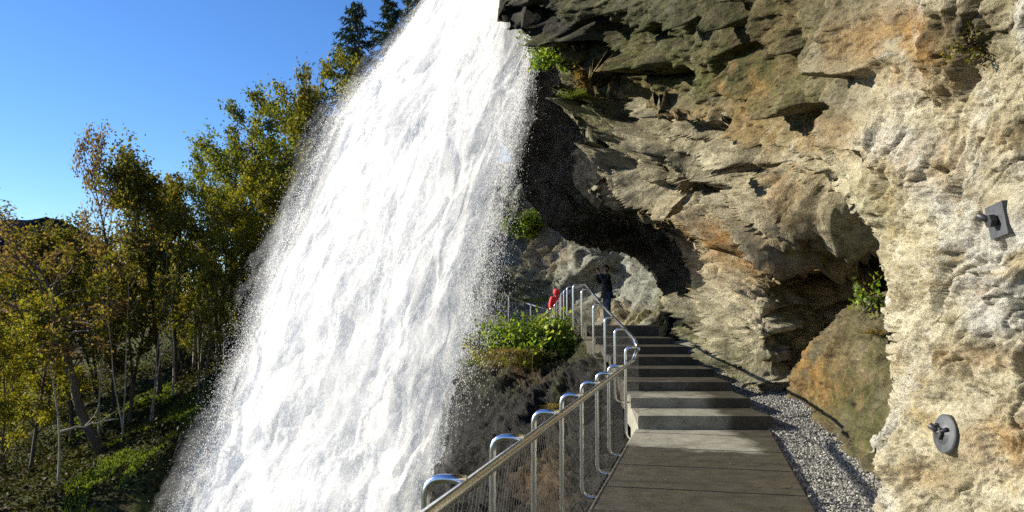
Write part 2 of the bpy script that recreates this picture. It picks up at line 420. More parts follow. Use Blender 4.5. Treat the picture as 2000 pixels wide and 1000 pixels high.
def disp_mid(V, px, py):
    W = V + .4 * fbm(V * .5, 3)[..., None]
    T = aniso(W, (.5, -.75, -.35), .5, 1.7); L = aniso(W, (.21, -.86, -.46), .45, 2.6)
    ledge = terr(fbm(L * .55 + 5, 5, .6) * 6, 6) / 6; lay = V @ BED
    return .25 * fbm(V * .35, 3) + .22 * ledge + .12 * ridged(T * 1.3, 5, .65) + .11 * fbm(V * 4, 4, .68) - .22 * crack(L * .5, .1) - .4 \
        + .80 * layers(lay * 1.25 + .55 * fbm(V * .35, 4), .09) * (.35 + sstep(-.3, .3, fbm(V * .6 + 8, 3))) + .32 * layers(lay * 3.3 + .7 * fbm(V * .7 + 3, 4), .10) + .07 * layers(lay * 9 + 1.2 * fbm(V * 1.4, 3))
def disp_wet(V, px, py):
    W = V + .5 * fbm(V * .4, 3)[..., None]; T = aniso(W, (.6, -.4, -.5), .3, 1.3)
    return .7 * fbm(V * .3, 4) + .35 * ridged(T, 5) + .1 * fbm(V * 3, 3) - .2
def disp_far(V, px, py):
    W = V + .6 * fbm(V * .25, 3)[..., None]; T = aniso(W, (.8, 0, .6), .45, 1.1)
    return .8 * terr(fbm(T * .6, 4) * 5, 5) / 3.2 + .8 * fbm(V * .22, 3) + .18 * ridged(V * 1.1, 4)
def disp_bank(V, px, py):
    T = aniso(V, (.6, .5, .6), .6, 1.6); near = sstep(1120, 1235, px) * sstep(760, 850, py)
    return (.30 * ridged(T, 5) + .2 * terr(fbm(T * .7, 4) * 5, 4) / 4 + .1 * fbm(V * 5, 4) + .3 * fbm(V * .5, 3)) * (1 - .75 * near) - .22
def disp_slope(V, px, py):
    T = aniso(V, (.5, -.3, .8), .7, 2.2)
    return .12 * ridged(T * 1.2, 5) + .07 * fbm(V * 5, 4) + .2 * fbm(V * .7, 3) - .12

N_poly = [(985, -10), (1040, 30), (1090, 62), (1180, 130), (1250, 185), (1330, 215), (1440, 250), (1530, 290), (1610, 340), (1680, 410), (1722, 480),
          (1735, 560), (1730, 640), (1745, 720), (1738, 800), (1716, 880), (1722, 940), (1708, 1000), (1700, 1150), (2500, 1150), (2500, -320), (930, -320)]
N_ctrl = [(985, -20, 18.5), (1040, 30, 17.4), (1090, 60, 16.5), (1180, 130, 15), (1250, 185, 13.8), (1330, 215, 12.8), (1440, 250, 11.2), (1530, 290, 9.9), (1610, 340, 8.7),
          (1680, 410, 7.6), (1725, 480, 6.9), (1735, 560, 6.6), (1730, 640, 6.4), (1745, 720, 6.25), (1735, 800, 6.15), (1715, 880, 6.1), (1715, 1000, 5.95), (1700, 1150, 5.5),
          (2000, 1000, 4.5), (2000, 700, 4.6), (2000, 400, 4.45), (2000, 150, 4.05), (2000, 0, 3.8), (1850, 800, 5.25), (1850, 500, 5.4), (1850, 250, 5.2), (1850, 0, 4.7),
          (1700, 250, 6.6), (1700, 0, 6.0), (1550, 100, 8.4), (1550, 0, 7.8), (1400, 100, 10.8), (1400, 0, 10), (1250, 60, 13.4), (1250, 0, 12.8), (1120, 0, 15.5),
          (1000, -300, 15), (1400, -300, 8.5), (1700, -300, 5), (2000, -300, 3.3), (2450, 500, 3.2), (2450, 1000, 3.2), (2450, -300, 2.7), (2450, 1150, 3.2), (2000, 1150, 4.3)]
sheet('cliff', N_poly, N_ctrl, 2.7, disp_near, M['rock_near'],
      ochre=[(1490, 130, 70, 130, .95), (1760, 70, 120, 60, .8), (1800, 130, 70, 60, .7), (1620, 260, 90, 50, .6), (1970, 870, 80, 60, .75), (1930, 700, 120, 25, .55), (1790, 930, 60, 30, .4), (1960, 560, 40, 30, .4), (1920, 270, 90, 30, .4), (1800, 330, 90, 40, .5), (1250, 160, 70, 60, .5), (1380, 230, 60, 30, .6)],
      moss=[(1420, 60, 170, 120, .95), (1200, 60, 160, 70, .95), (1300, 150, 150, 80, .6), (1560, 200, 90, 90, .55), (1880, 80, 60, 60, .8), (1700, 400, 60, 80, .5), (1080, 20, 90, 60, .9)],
      damp=[(1075, 15, 110, 40, 1), (1130, 45, 80, 25, .8), (1330, 30, 120, 60, .5), (1480, 60, 60, 90, .5), (1660, 200, 40, 30, .5), (1870, 60, 60, 40, .6)], back=14,  # the first spots blacken the underside of the lip beside the fall
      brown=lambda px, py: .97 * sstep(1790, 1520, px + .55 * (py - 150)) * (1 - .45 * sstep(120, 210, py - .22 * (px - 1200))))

M_poly = [(1060, 30), (1075, 90), (1085, 130), (1095, 190), (1130, 250), (1168, 290), (1176, 375), (1260, 400), (1340, 450), (1383, 520), (1393, 560), (1356, 620), (1345, 655),
          (1388, 700), (1432, 738), (1450, 860), (1560, 860), (1640, 800), (1800, 700), (1800, 460), (1730, 360), (1610, 270), (1440, 190), (1250, 120), (1120, 40)]
M_ctrl = [(1060, 40, 18.2), (1180, 100, 16.6), (1330, 180, 14.3), (1440, 215, 12.7), (1530, 250, 11.4), (1610, 300, 10.6), (1690, 380, 10.8),
          (1075, 90, 18.3), (1095, 190, 18), (1130, 250, 17.6), (1170, 290, 17), (1178, 375, 16.6), (1260, 400, 16), (1340, 450, 15.3), (1385, 520, 14.8), (1395, 560, 14.6),
          (1350, 620, 15.6), (1340, 660, 16.0), (1385, 700, 14.4), (1425, 735, 13.1), (1480, 742, 12.7), (1530, 748, 12.4), (1430, 860, 12.2), (1540, 860, 11.8),
          (1200, 200, 17), (1300, 280, 15), (1410, 330, 14.4), (1360, 270, 14.2), (1450, 285, 12.6), (1240, 340, 15.9), (1330, 380, 14.8), (1500, 340, 12.0), (1450, 420, 13.2), (1540, 420, 11.9), (1590, 370, 11.2), (1420, 560, 13.4),
          (1480, 560, 12.7), (1450, 650, 12.6), (1520, 640, 12.4), (1520, 700, 12.3), (1615, 430, 11.9), (1665, 420, 12.2), (1650, 500, 16), (1700, 480, 16), (1720, 560, 15.5),
          (1580, 560, 13.2), (1600, 640, 14.9), (1560, 690, 13.1), (1550, 730, 12.7), (1800, 600, 15), (1640, 780, 14), (1800, 460, 15)]
sheet('cliff_ledge', M_poly, M_ctrl, 3.2, disp_mid, M['rock_mid'],
      ochre=[(1500, 500, 90, 50, .9), (1560, 330, 60, 60, .5), (1150, 160, 40, 50, .7), (1630, 520, 90, 90, .8), (1330, 420, 60, 40, .35), (1450, 460, 60, 40, .5)],
      moss=[(1350, 640, 50, 60, .8), (1180, 230, 70, 50, .7), (1120, 130, 60, 80, .8), (1500, 700, 60, 40, .5), (1420, 700, 50, 40, .6), (1330, 330, 60, 40, .4)],
      damp=[(1400, 320, 50, 40, .6), (1640, 480, 90, 110, .55), (1090, 130, 40, 90, .4)], brown=lambda px, py: .12 + .4 * sstep(1450, 1150, px) + .3 * sstep(300, 100, py))  # shade of the hollow and the cave put into the rock colour

S_poly = [(1535, 775), (1560, 715), (1602, 660), (1648, 605), (1690, 578), (1780, 560), (1850, 700), (1850, 1000), (1720, 1000), (1640, 900), (1570, 850)]
S_ctrl = [(1545, 750, 11.7), (1600, 660, 11.3), (1650, 600, 11), (1740, 560, 10.2), (1620, 800, 10.7), (1700, 700, 9.6), (1740, 800, 8.5), (1715, 890, 8.0), (1850, 900, 7.2), (1800, 650, 9.3),
          (1680, 950, 8.1), (1580, 850, 10.9)]
sheet('rock_slope', S_poly, S_ctrl, 3, disp_slope, M['rock_mid'], ochre=[(1575, 720, 45, 70, .8), (1630, 770, 50, 40, .4)],
      moss=[(1700, 700, 60, 120, .6), (1690, 850, 40, 50, .8), (1640, 780, 60, 60, .5)], moss0=.2, ochre0=.2, damp0=.2, back=5, brown=lambda px, py: .95 + 0 * px)

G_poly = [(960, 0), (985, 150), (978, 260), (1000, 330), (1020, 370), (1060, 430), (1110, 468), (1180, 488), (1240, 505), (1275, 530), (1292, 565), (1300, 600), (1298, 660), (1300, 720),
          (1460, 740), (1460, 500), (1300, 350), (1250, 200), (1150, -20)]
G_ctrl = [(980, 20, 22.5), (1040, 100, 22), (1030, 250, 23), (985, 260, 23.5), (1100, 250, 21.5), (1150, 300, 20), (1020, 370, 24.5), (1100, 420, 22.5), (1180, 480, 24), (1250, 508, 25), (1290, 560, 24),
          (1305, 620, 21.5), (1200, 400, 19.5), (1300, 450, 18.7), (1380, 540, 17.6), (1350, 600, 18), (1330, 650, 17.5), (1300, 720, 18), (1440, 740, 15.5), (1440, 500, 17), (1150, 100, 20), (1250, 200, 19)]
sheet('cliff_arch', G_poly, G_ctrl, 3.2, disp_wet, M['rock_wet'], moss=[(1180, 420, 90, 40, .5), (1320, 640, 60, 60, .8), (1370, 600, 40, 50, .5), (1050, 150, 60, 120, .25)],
      ochre=[(1330, 470, 90, 50, .25)], damp=[(1080, 260, 90, 200, .85), (1240, 480, 80, 40, .7)], damp0=.5, back=2.5)  # wet rock; the shade behind the fall is put into its colour too

F_poly = [(840, 330), (1000, 318), (1100, 400), (1340, 440), (1380, 740), (840, 740)]
F_ctrl = [(840, 340, 44), (1000, 340, 41), (1100, 420, 38.5), (1250, 450, 33), (1330, 520, 28), (1310, 640, 26.8), (1230, 640, 28), (1260, 560, 30), (1235, 540, 33), (1210, 560, 33), (1150, 520, 34), (1150, 600, 33.2),
          (1050, 500, 37), (1050, 580, 36.5), (960, 450, 41), (960, 560, 39), (860, 600, 40), (860, 720, 36), (1100, 700, 32), (1350, 720, 25)]
sheet('far_cliff', F_poly, F_ctrl, 3.2, disp_far, M['rock_far'],
      moss=[(1000, 570, 60, 20, 1), (1260, 620, 60, 25, .9), (1290, 580, 25, 60, .8), (1000, 540, 60, 25, .8), (1100, 560, 40, 40, .4), (1130, 470, 60, 30, .5), (1030, 420, 60, 40, .9)],
      ochre=[(1060, 490, 60, 50, .45), (1220, 620, 60, 25, .5)], damp=[(930, 480, 55, 150, .9), (1120, 450, 60, 30, .3)])

B_poly = [(895, 706), (930, 690), (990, 684), (1080, 664), (1150, 642), (1192, 640), (1206, 740), (1238, 840), (1238, 868), (1190, 968), (1140, 1060), (1090, 1200), (800, 1200), (835, 1000), (872, 840)]
B_ctrl = [(1000, 715, 16.5), (930, 700, 18.5), (1080, 668, 19), (1150, 645, 17.6), (1235, 640, 16.2), (1165, 700, 14.6), (1235, 690, 13.9), (1100, 800, 13), (1200, 800, 12.2), (1245, 840, 11.4), (1000, 800, 14.3), (900, 780, 17),
          (1000, 900, 12), (1100, 900, 10.5), (1190, 900, 9.4), (1160, 960, 8.1), (1130, 1030, 6.8), (1050, 1000, 8.8), (950, 1000, 10.5), (850, 900, 15), (800, 1000, 13), (700, 1000, 15), (600, 1200, 12), (1080, 1200, 5.2), (850, 1200, 8)]
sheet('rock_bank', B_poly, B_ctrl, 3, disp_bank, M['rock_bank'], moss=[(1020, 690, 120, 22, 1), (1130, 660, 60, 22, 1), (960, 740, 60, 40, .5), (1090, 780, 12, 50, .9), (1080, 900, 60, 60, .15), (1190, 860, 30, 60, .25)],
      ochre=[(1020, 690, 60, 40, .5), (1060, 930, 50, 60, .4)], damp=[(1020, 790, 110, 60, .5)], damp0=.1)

# rock mass above and behind the overhang, closing off the sky
mb = MB(); mb.prism([(2.5, -12), (60, -12), (60, 60), (9, 60), (1.2, 30), (.6, 19), (2.2, 12), (2.6, 2)], 11.5, 16)
mb.prism([(9, -12), (60, -12), (60, 60), (9, 60)], -10, 11.4)
mb.build('cliff_top', M['rock_mid'], kind='structure', smooth=False)

# ------------------------------------------------------------------ ground, hillside, ridge
def hill_z(x, y):
    z = -2.5 + .5 * (x + 12.2) + .27 * (y - 32)
    lo = -7.0; z = lo + np.log1p(np.exp((z - lo) * .9)) / .9
    z = np.where(y < 29, z - (29 - y) * .7, z); z = np.maximum(z, -9.5)
    p = np.stack([x * .12, y * .12, 0 * x], -1)
    z = np.minimum(z, 14 + .03 * (y - 60))
    z = z - 14 * sstep(-13, -7, x + .05 * (y - 30)) * (1 - sstep(44, 50, y))
    z = np.maximum(z, -9.5)
    return z + 1.3 * fbm(p, 4) + .22 * fbm(p * 8, 3)
xs = np.linspace(-70, 3, 190); ys = np.linspace(18, 130, 200); X, Yg = np.meshgrid(xs, ys); Z = hill_z(X, Yg)
def gridmesh(name, X, Y, Z):
    n, m = X.shape; idx = np.arange(n * m).reshape(n, m)
    Q = np.stack([idx[:-1, :-1], idx[:-1, 1:], idx[1:, 1:], idx[1:, :-1]], -1).reshape(-1, 4)
    return mesh_np(name, np.stack([X, Y, Z], -1).reshape(-1, 3), Q)
link('hillside', gridmesh('hillside', X, Yg, Z), M['ground'], kind='structure')
xs = np.linspace(-2500, 2500, 40); ys = np.linspace(-2500, 3500, 40); X, Yg = np.meshgrid(xs, ys)
link('ground', gridmesh('ground', X, Yg, 0 * X - 10.5), M['ground'], kind='structure')
# ridge far off on the left
xs = np.linspace(-1500, 200, 260); t = np.linspace(0, 1, 14); X, T = np.meshgrid(xs, t)
h = 122 + 18 * fbm(np.stack([X * .004, 0 * X + 2, 0 * X], -1), 4) + 7 * fbm(np.stack([X * .06, T * 9, 0 * X], -1), 4) - np.maximum(0, X + 640) * .6
link('hill', gridmesh('hill', X, 880 + 260 * T, -12 + np.maximum(h + 12, 0) * np.sin(T * np.pi / 2) ** .8), M['ridge'], kind='structure')
# plunge pool under the fall
mp, nt, b = new_mat('pool_water'); b.inputs['Base Color'].default_value = (.05, .07, .06, 1); b.inputs['Roughness'].default_value = .15
N = NT(nt); N.bump(N.noise(3, 6), .6, .1, b)
xs = np.linspace(-16, 2, 40); ys = np.linspace(8, 30, 40); X, Yg = np.meshgrid(xs, ys)
link('water', gridmesh('water', X, Yg, -8.6 + .1 * fbm(np.stack([X, Yg, 0 * X], -1), 3)), mp, kind='structure')

# ------------------------------------------------------------------ path, stairs, landing
path = link('path', None); path['kind'] = 'structure'; path['label'] = 'concrete slab path climbing by steps to the landing behind the waterfall'
def lx(y): return .56 + .24 * (y - 6.3)          # left and right slab edge
def rx(y): return 2.36 + .235 * (y - 6.3)
jl = [10.72] + [9.8 - 1.1 * i for i in range(8)]; jr = [10.72] + [9.45 - 1.13 * i for i in range(8)]
for i in range(len(jl) - 1):
    g = .007; a, b_ = jl[i + 1] + g, jl[i] - g; c, d = jr[i + 1] + g, jr[i] - g
    mb = MB(); dz = rnd.uniform(-.004, .004)
    mb.prism([(lx(a), a), (rx(c) , c), (rx(d), d), (lx(b_), b_)], -.22, dz, .012)
    mb.build('slab', M['concrete'], path, smooth=False)
mb = MB(); mb.prism([(lx(1) + .04, 1), (rx(1) - .04, 1), (rx(10.7) - .04, 10.7), (lx(10.7) + .04, 10.7)], -.5, -.05); mb.build('slab_bed', M['rock_bank'], path, smooth=False)
SY = [10.7, 11.5, 12.4, 13.2, 13.9, 14.6, 15.3, 16.0]
SZ = [.175, .321, .465, .60, .751, .894, 1.02, 1.243]
SL = [1.66, 1.68, 1.72, 1.72, 1.70, 1.66, 1.58, 1.48, 1.40]
SR = [3.44, 3.38, 3.36, 3.30, 3.22, 3.18, 3.08, 2.92, 2.85]
for k in range(7):
    mb = MB(); mb.prism([(SL[k], SY[k]), (SR[k], SY[k] + .015), (SR[k + 1], SY[k + 1] - .004), (SL[k + 1], SY[k + 1] - .004)], SZ[k] - .42, [SZ[k], SZ[k] - .006, SZ[k] + .004, SZ[k] + .004], .014)
    mb.build('step', M['concrete'], path, smooth=False)
LAND = [(16.0, 1.48, 2.92, 1.243), (18, 1.42, 3.1, 1.2), (20.5, 1.45, 3.4, 1.12), (23, 1.55, 3.8, 1.05), (26, 1.55, 3.8, .82), (28.5, 1.35, 3.6, .55), (30.5, .95, 3.2, .45)]
for (y0, l0, r0, z0), (y1, l1, r1, z1) in zip(LAND[:-1], LAND[1:]):
    mb = MB(); mb.prism([(l0, y0 + .01), (r0, y0 + .01), (r1, y1 - .01), (l1, y1 - .01)], [z0 - .45, z0 - .45, z1 - .45, z1 - .45], [z0, z0, z1, z1], .014); mb.build('slab', M['concrete'], path, smooth=False)
# far end: the path climbs again to the left behind the water
FAR = [(1.6, 31.2, .45), (.6, 31.8, .75), (-.5, 31.6, 1.15), (-1.5, 31.2, 1.55), (-2.6, 30.8, 1.95), (-3.8, 30.4, 2.35)]
for (x0, y0, z0), (x1, y1, z1) in zip(FAR[:-1], FAR[1:]):
    mb = MB(); mb.prism([(x1, y1), (x0, y0), (x0, y0 + 1.6), (x1, y1 + 1.6)], [z1 - .35, z0 - .35, z0 - .35, z1 - .35], [z1, z0, z0, z1], .015); mb.build('slab', simple_mat('pale_concrete', (.45, .44, .40), .8, 0, .25, 4) if 'pale' not in M else M['pale'], path, smooth=False)

# ------------------------------------------------------------------ gravel strip
def gz(y): return np.interp(y, [0, 10.2, 10.9, 11.5, 12.4, 13.2, 13.9, 15.3, 16], [-.07, -.07, .0, .08, .22, .36, .48, .78, .9])
xs = np.linspace(0, 1, 40); ys = np.linspace(1.5, 16, 140)
U, Yg = np.meshgrid(xs, ys)
gl = np.interp(ys, [1.5, 10.4, 10.7] + SY[1:], [rx(1.5) - .1, rx(10.4) - .1, SR[0] - .2] + [r - .2 for r in SR[1:8]])[:, None]
gr = np.interp(ys, [1.5, 5, 6, 8, 11, 12, 14, 16], [3.6, 3.6, 3.8, 4.8, 5.6, 5.4, 4.6, 4.2])[:, None]
X = gl + (gr - gl) * U
Zg = gz(Yg) + .17 * np.clip((X - gl - .42) / .9, 0, 1) * sstep(9.5, 11.5, Yg) + .10 * np.clip((X - gl - .9) / 1.2, 0, 1.5) ** 1.5 + .02 * fbm(np.stack([X * 2, Yg * 2, 0 * X], -1), 3)
link('gravel_bed', gridmesh('gravel_bed', X, Yg, Zg), simple_mat('gravel_dust', (.20, .19, .17), .95, 0, .4, 30, .03), kind='structure')
nst = 44000
u = rng.random(nst); yy = 3.2 + (15.4 - 3.2) * rng.random(nst) ** .8
gl1 = np.interp(yy, ys, gl[:, 0]) + .12; gr1 = np.interp(yy, ys, gr[:, 0]); xx = gl1 + (gr1 - gl1) * u
keep = (xx / yy) < .66; xx, yy = xx[keep], yy[keep]; nst = len(xx)
zz = gz(yy) + .17 * np.clip((xx - gl1[keep] - .3) / .9, 0, 1) * sstep(9.5, 11.5, yy) + .10 * np.clip((xx - (gl1[keep] - .12) - .9) / 1.2, 0, 1.5) ** 1.5 + .012
oct_v = np.array([(1, 0, 0), (-1, 0, 0), (0, 1, 0), (0, -1, 0), (0, 0, 1), (0, 0, -1)], float)
oct_f = np.array([(0, 2, 4), (2, 1, 4), (1, 3, 4), (3, 0, 4), (2, 0, 5), (1, 2, 5), (3, 1, 5), (0, 3, 5)])
def scatter_solid(C, size, squash, base_v, base_f, jit=.35):
    n = len(C); A = rng.normal(size=(n, 3, 3)); Q, _ = np.linalg.qr(A)
    V = base_v[None] * (1 + jit * rng.normal(size=(n, len(base_v), 1))) * squash(n)[:, None, :]
    V = np.einsum('nij,nkj->nki', Q, V) * size[:, None, None] + C[:, None]
    Fc = base_f[None] + (np.arange(n) * len(base_v))[:, None, None]
    return V.reshape(-1, 3), Fc.reshape(-1, base_f.shape[1])
V, Fc = scatter_solid(np.stack([xx, yy, zz + .006 * rng.random(nst)], -1), rng.uniform(.009, .022, nst), lambda n: rng.uniform(.55, 1.1, (n, 3)), oct_v, oct_f)
mg, nt, b = new_mat('gravel_stone'); N = NT(nt); g = N.n('ShaderNodeNewGeometry')
N.l(N.ramp(g.outputs['Random Per Island'], [(0, (.06, .06, .056)), (.35, (.16, .157, .145)), (.7, (.26, .255, .24)), (1, (.42, .41, .38))]), b.inputs['Base Color']); b.inputs['Roughness'].default_value = .8
link('gravel', mesh_np('gravel', V, Fc, False), mg, kind='stuff', label='crushed grey gravel strip between concrete path and rock wall', category='gravel')

# ------------------------------------------------------------------ railings
def round_path(pts, r=.07, n=6):
    pts = [np.array(p, float) for p in pts]; out = [pts[0]]
    for a, b_, c in zip(pts[:-2], pts[1:-1], pts[2:]):
        d1 = a - b_; d2 = c - b_; rr = min(r, np.linalg.norm(d1) * .45, np.linalg.norm(d2) * .45)
        p1 = b_ + d1 / np.linalg.norm(d1) * rr; p2 = b_ + d2 / np.linalg.norm(d2) * rr
        for t in np.linspace(0, 1, n): out.append((1 - t) ** 2 * p1 + 2 * t * (1 - t) * b_ + t * t * p2)
    out.append(pts[-1]); return np.array(out)
def resample(pts, ds):
    pts = np.array(pts, float); s = np.r_[0, np.cumsum(np.linalg.norm(np.diff(pts, axis=0), axis=1))]
    n = max(2, int(round(s[-1] / ds)) + 1); q = np.linspace(0, s[-1], n)
    return np.stack([np.interp(q, s, pts[:, i]) for i in range(3)], -1)
def railing(label, base, hts, spacing, out=.17, rail_r=.024, post_r=.019, start=(), end=(), net=True, sides=10, cell=.06):
    """base: points along the slab edge (x,y,z); hts: rail height over each point"""
    root = thing('railing', label, 'railing', base[0])
    o0 = np.array(base[0], float)
    B = np.array(base, float); Tp = B + np.c_[np.zeros((len(B), 2)), hts]
    rail = list(start) + [tuple(p) for p in Tp] + list(end)
    mb = MB(); mb.tube(round_path(rail, .1) - o0, rail_r, sides + 2); mb.build('handrail', M['steel'], root)
    s = np.r_[0, np.cumsum(np.linalg.norm(np.diff(B, axis=0), axis=1))]; n = int(s[-1] / spacing) + 1
    q = np.arange(n) * spacing + .02
    pb = np.stack([np.interp(q, s, B[:, i]) for i in range(3)], -1); ph = np.interp(q, s, hts)
    dirs = np.stack([np.gradient(B[:, 0], s), np.gradient(B[:, 1], s)], -1)
    for i in range(n):
        t = np.array([np.interp(q[i], s, dirs[:, 0]), np.interp(q[i], s, dirs[:, 1])]); t /= np.linalg.norm(t); lft = np.array([-t[1], t[0], 0])
        b0 = pb[i]; top = b0 + (0, 0, ph[i] + .022); ob = b0 + lft * out; ot = top + lft * out
        mb = MB(); mb.tube(round_path([b0 + (0, 0, -.10) - lft * .03, ob + (0, 0, -.10), ot, top + lft * .0], .085) - o0, post_r, sides); mb.build('post', M['steel'], root)
    if net:
        for i in range(n - 1):
            a, b_ = pb[i], pb[i + 1]; ha, hb = ph[i] - .03, ph[i + 1] - .03; L = np.linalg.norm(b_ - a); H = (ha + hb) / 2 - .02
            mb = MB(); dz = cell * 1.7
            def pt(u, v): return a + (b_ - a) * u / L + np.array([0, 0, .02 + v * ((ha + (hb - ha) * u / L) - .02) / H]) - o0
            for sg in (1, -1):
                k0 = -H * cell / dz
                for c in np.arange(k0, L + H * cell / dz, cell):
                    # line u = c + sg*v*cell/dz
                    e = [(c + sg * v * cell / dz, v) for v in (0, H)] ; (u0, v0), (u1, v1) = e
                    tt = sorted([(0 - u0) / (u1 - u0), (L - u0) / (u1 - u0)]); t0, t1 = max(0, tt[0]), min(1, tt[1])
                    if t1 - t0 < .02: continue
                    f = lambda t: pt(u0 + (u1 - u0) * t, v0 + (v1 - v0) * t)
                    mb.tube([f(t0), f(t1)], .0008, 3, False)
            for v in (0, H): mb.tube([pt(0, v), pt(L, v)], .003, 4, False)
            mb.build('netting', M['wire'], root)
    return root
near_base = [(lx(y) - .01, y, 0) for y in np.arange(1.19, 10.31, .5)]
railing('steel tube handrail with looped posts along the near flat slabs', near_base, [.9] * len(near_base), 1.05, end=[(1.56, 10.42, .915), (1.62, 10.45, 1.06)])
st_base = [(1.64, 10.45, .0), (1.66, 11.0, .2), (1.66, 12.0, .40), (1.66, 13.2, .6), (1.58, 14.6, .88), (1.46, 16, 1.2), (1.40, 18, 1.18), (1.42, 20.5, 1.1), (1.53, 23, 1.03), (1.52, 26, .80), (1.32, 28.5, .53), (.93, 30.4, .43)]
railing('steel tube handrail with looped posts climbing beside the steps', st_base, [1.06, .98, .9, .84, .82, .85, .85, .85, .85, .85, .85, .85], 1.28, sides=8)
fb = [(x, y - .03, z) for x, y, z in FAR]
railing('thin steel railing of the far path half hidden by spray', fb, [.98] * len(fb), 1.0, out=.12, net=False, sides=6, rail_r=.034, post_r=.026)

# ------------------------------------------------------------------ waterfall
Ly = [-260, -100, 0, 110, 230, 340, 520, 680, 850, 1000, 1120]; Lx = [960, 887, 832, 750, 659, 613, 536, 478, 418, 356, 318]
Ry = [-260, -100, 0, 50, 100, 200, 300, 400, 500, 600, 700, 800, 900, 1000, 1120]; Rx = [1010, 1000, 1010, 1040, 1034, 1016, 992, 968, 944, 922, 902, 886, 872, 860, 850]
def wpt(u, v, off):
    """u across (0 left .. 1 right), v = photo row that the stream passes"""
    l = np.interp(v, Ly, Lx); r = np.interp(v, Ry, Rx); px = l + (r - l) * u
    uc = np.clip(u, -.2, 1.2)
    Y = 19.8 + 7.0 * np.clip(1 - uc, -.1, 1.2) + 1.0 * sstep(.8, 1.05, uc) + off - .0011 * (v - 200)
    return px, v, Y
def water_mat(name, a_lo, a_hi, gain, seed, trans, grain=.35, edge_w=.12, stretch=(1.15, .42), edge_k=.62):
    m, nt, b = new_mat(name); N = NT(nt); nt.nodes.remove(b)
    cx = N.n('ShaderNodeCombineXYZ'); N.l(N.attr('fu'), cx.inputs[0]); N.l(N.attr('fv'), cx.inputs[1]); cx.inputs[2].default_value = seed
    def nz(sx, sy, det, ro):
        mp = N.n('ShaderNodeMapping'); mp.inputs['Scale'].default_value = (sx, sy, 1); N.l(cx.outputs[0], mp.inputs['Vector'])
        return N.noise(1.0, det, ro, mp.outputs['Vector'], .5)
    big = nz(stretch[0], stretch[1], 9, .62); soft = nz(stretch[0] * 1.3, stretch[1] * 1.5, 5, .5); fine = nz(13, 7.5, 4, .75)
    a = N.math('ADD', big, N.math('MULTIPLY', N.math('SUBTRACT', fine, .5), grain * 2))
    mr = N.n('ShaderNodeMapRange'); mr.inputs[1].default_value = a_lo; mr.inputs[2].default_value = a_hi
    e = N.math('DIVIDE', N.attr('edge'), edge_w, clamp=True)
    # near the edges of the stream the cover thins out into separate drops
    a = N.math('ADD', a, N.math('MULTIPLY', N.math('SUBTRACT', e, 1.0), edge_k))
    N.l(a, mr.inputs[0]); al = N.math('MULTIPLY', mr.outputs[0], gain, clamp=True)
    d = N.n('ShaderNodeBsdfDiffuse'); t = N.n('ShaderNodeBsdfTranslucent'); x1 = N.n('ShaderNodeMixShader'); x2 = N.n('ShaderNodeMixShader'); tr = N.n('ShaderNodeBsdfTransparent')
    d.inputs['Color'].default_value = (.93, .935, .95, 1); t.inputs['Color'].default_value = (.93, .935, .95, 1); x1.inputs[0].default_value = trans
    bp = N.n('ShaderNodeBump'); bp.inputs['Strength'].default_value = 1.0; bp.inputs['Distance'].default_value = .12; N.l(N.math('ADD', soft, N.math('MULTIPLY', fine, .08)), bp.inputs['Height']); N.l(bp.outputs[0], d.inputs['Normal']); N.l(bp.outputs[0], t.inputs['Normal'])
    N.l(d.outputs[0], x1.inputs[1]); N.l(t.outputs[0], x1.inputs[2]); N.l(al, x2.inputs[0]); N.l(tr.outputs[0], x2.inputs[1]); N.l(x1.outputs[0], x2.inputs[2])
    N.l(x2.outputs[0], nt.nodes['Material Output'].inputs['Surface']); return m
fall = link('waterfall', None); fall['kind'] = 'structure'; fall['label'] = 'tall white waterfall plunging off the overhanging cliff'
def water_sheet(name, off, u0, u1, nu, nv, amp, mat, seed, v0=-250, v1=1110):
    u = np.linspace(u0, u1, nu); v = np.linspace(v0, v1, nv); U, Vv = np.meshgrid(u, v)
    px, py, Y = wpt(U, Vv, off); W = P(px, py, Y)
    width = (np.interp(Vv, Ry, Rx) - np.interp(Vv, Ly, Lx)) * 20 / F_PX
    fu = U * (width * .5 + 4); fv = Vv * 20 / F_PX
    q = np.stack([fu * .62, fv * .30, 0 * fu + seed], -1)
    q[..., :2] += .5 * np.stack([fbm(q * .7 + 3, 3), fbm(q * .7 + 11, 3)], -1)
    q2 = np.stack([fu * 3.2, fv * 1.7, 0 * fu + seed], -1)
    n = fbm(q, 5, .42); n2 = ridged(q2, 2)
    W[..., 1] -= amp * (n * 1.5 + .05 * n2); W[..., 0] += amp * .5 * fbm(q + 31, 4)
    me = gridmesh(name, W[..., 0], W[..., 1], W[..., 2])
    fattr(me, 'fu', fu); fattr(me, 'fv', fv)
    fattr(me, 'edge', np.minimum(np.minimum(U - u0, (u1 - U)) , .5))
    return link(name, me, mat, fall)
water_sheet('water_sheet', 0, .0, 1.0, 260, 420, .9, water_mat('fall_core', .06, .36, 1.0, 1.0, .46, .22, .075), 1.3)
water_sheet('water_veil', -.75, -.045, 1.03, 180, 300, .9, water_mat('fall_veil', .42, .74, .85, 5.0, .4, .5, .15, (1.5, .5)), 8.1)
water_sheet('water_veil', -1.35, -.05, 1.05, 150, 260, 1.0, water_mat('fall_spray', .50, .85, .6, 9.0, .5, .45, .18, (1.1, .45)), 12.4)
water_sheet('mist', -1.9, -.11, 1.07, 90, 160, 1.2, water_mat('fall_mist', .12, .95, .6, 13.0, .5, .16, .16, (.8, .4), .40), 17.0)
water_sheet('mist', 1.6, -.13, 1.06, 90, 160, 1.2, water_mat('fall_mist_back', .12, .9, .8, 16.0, .5, .16, .2, (.8, .4), .42), 21.0)
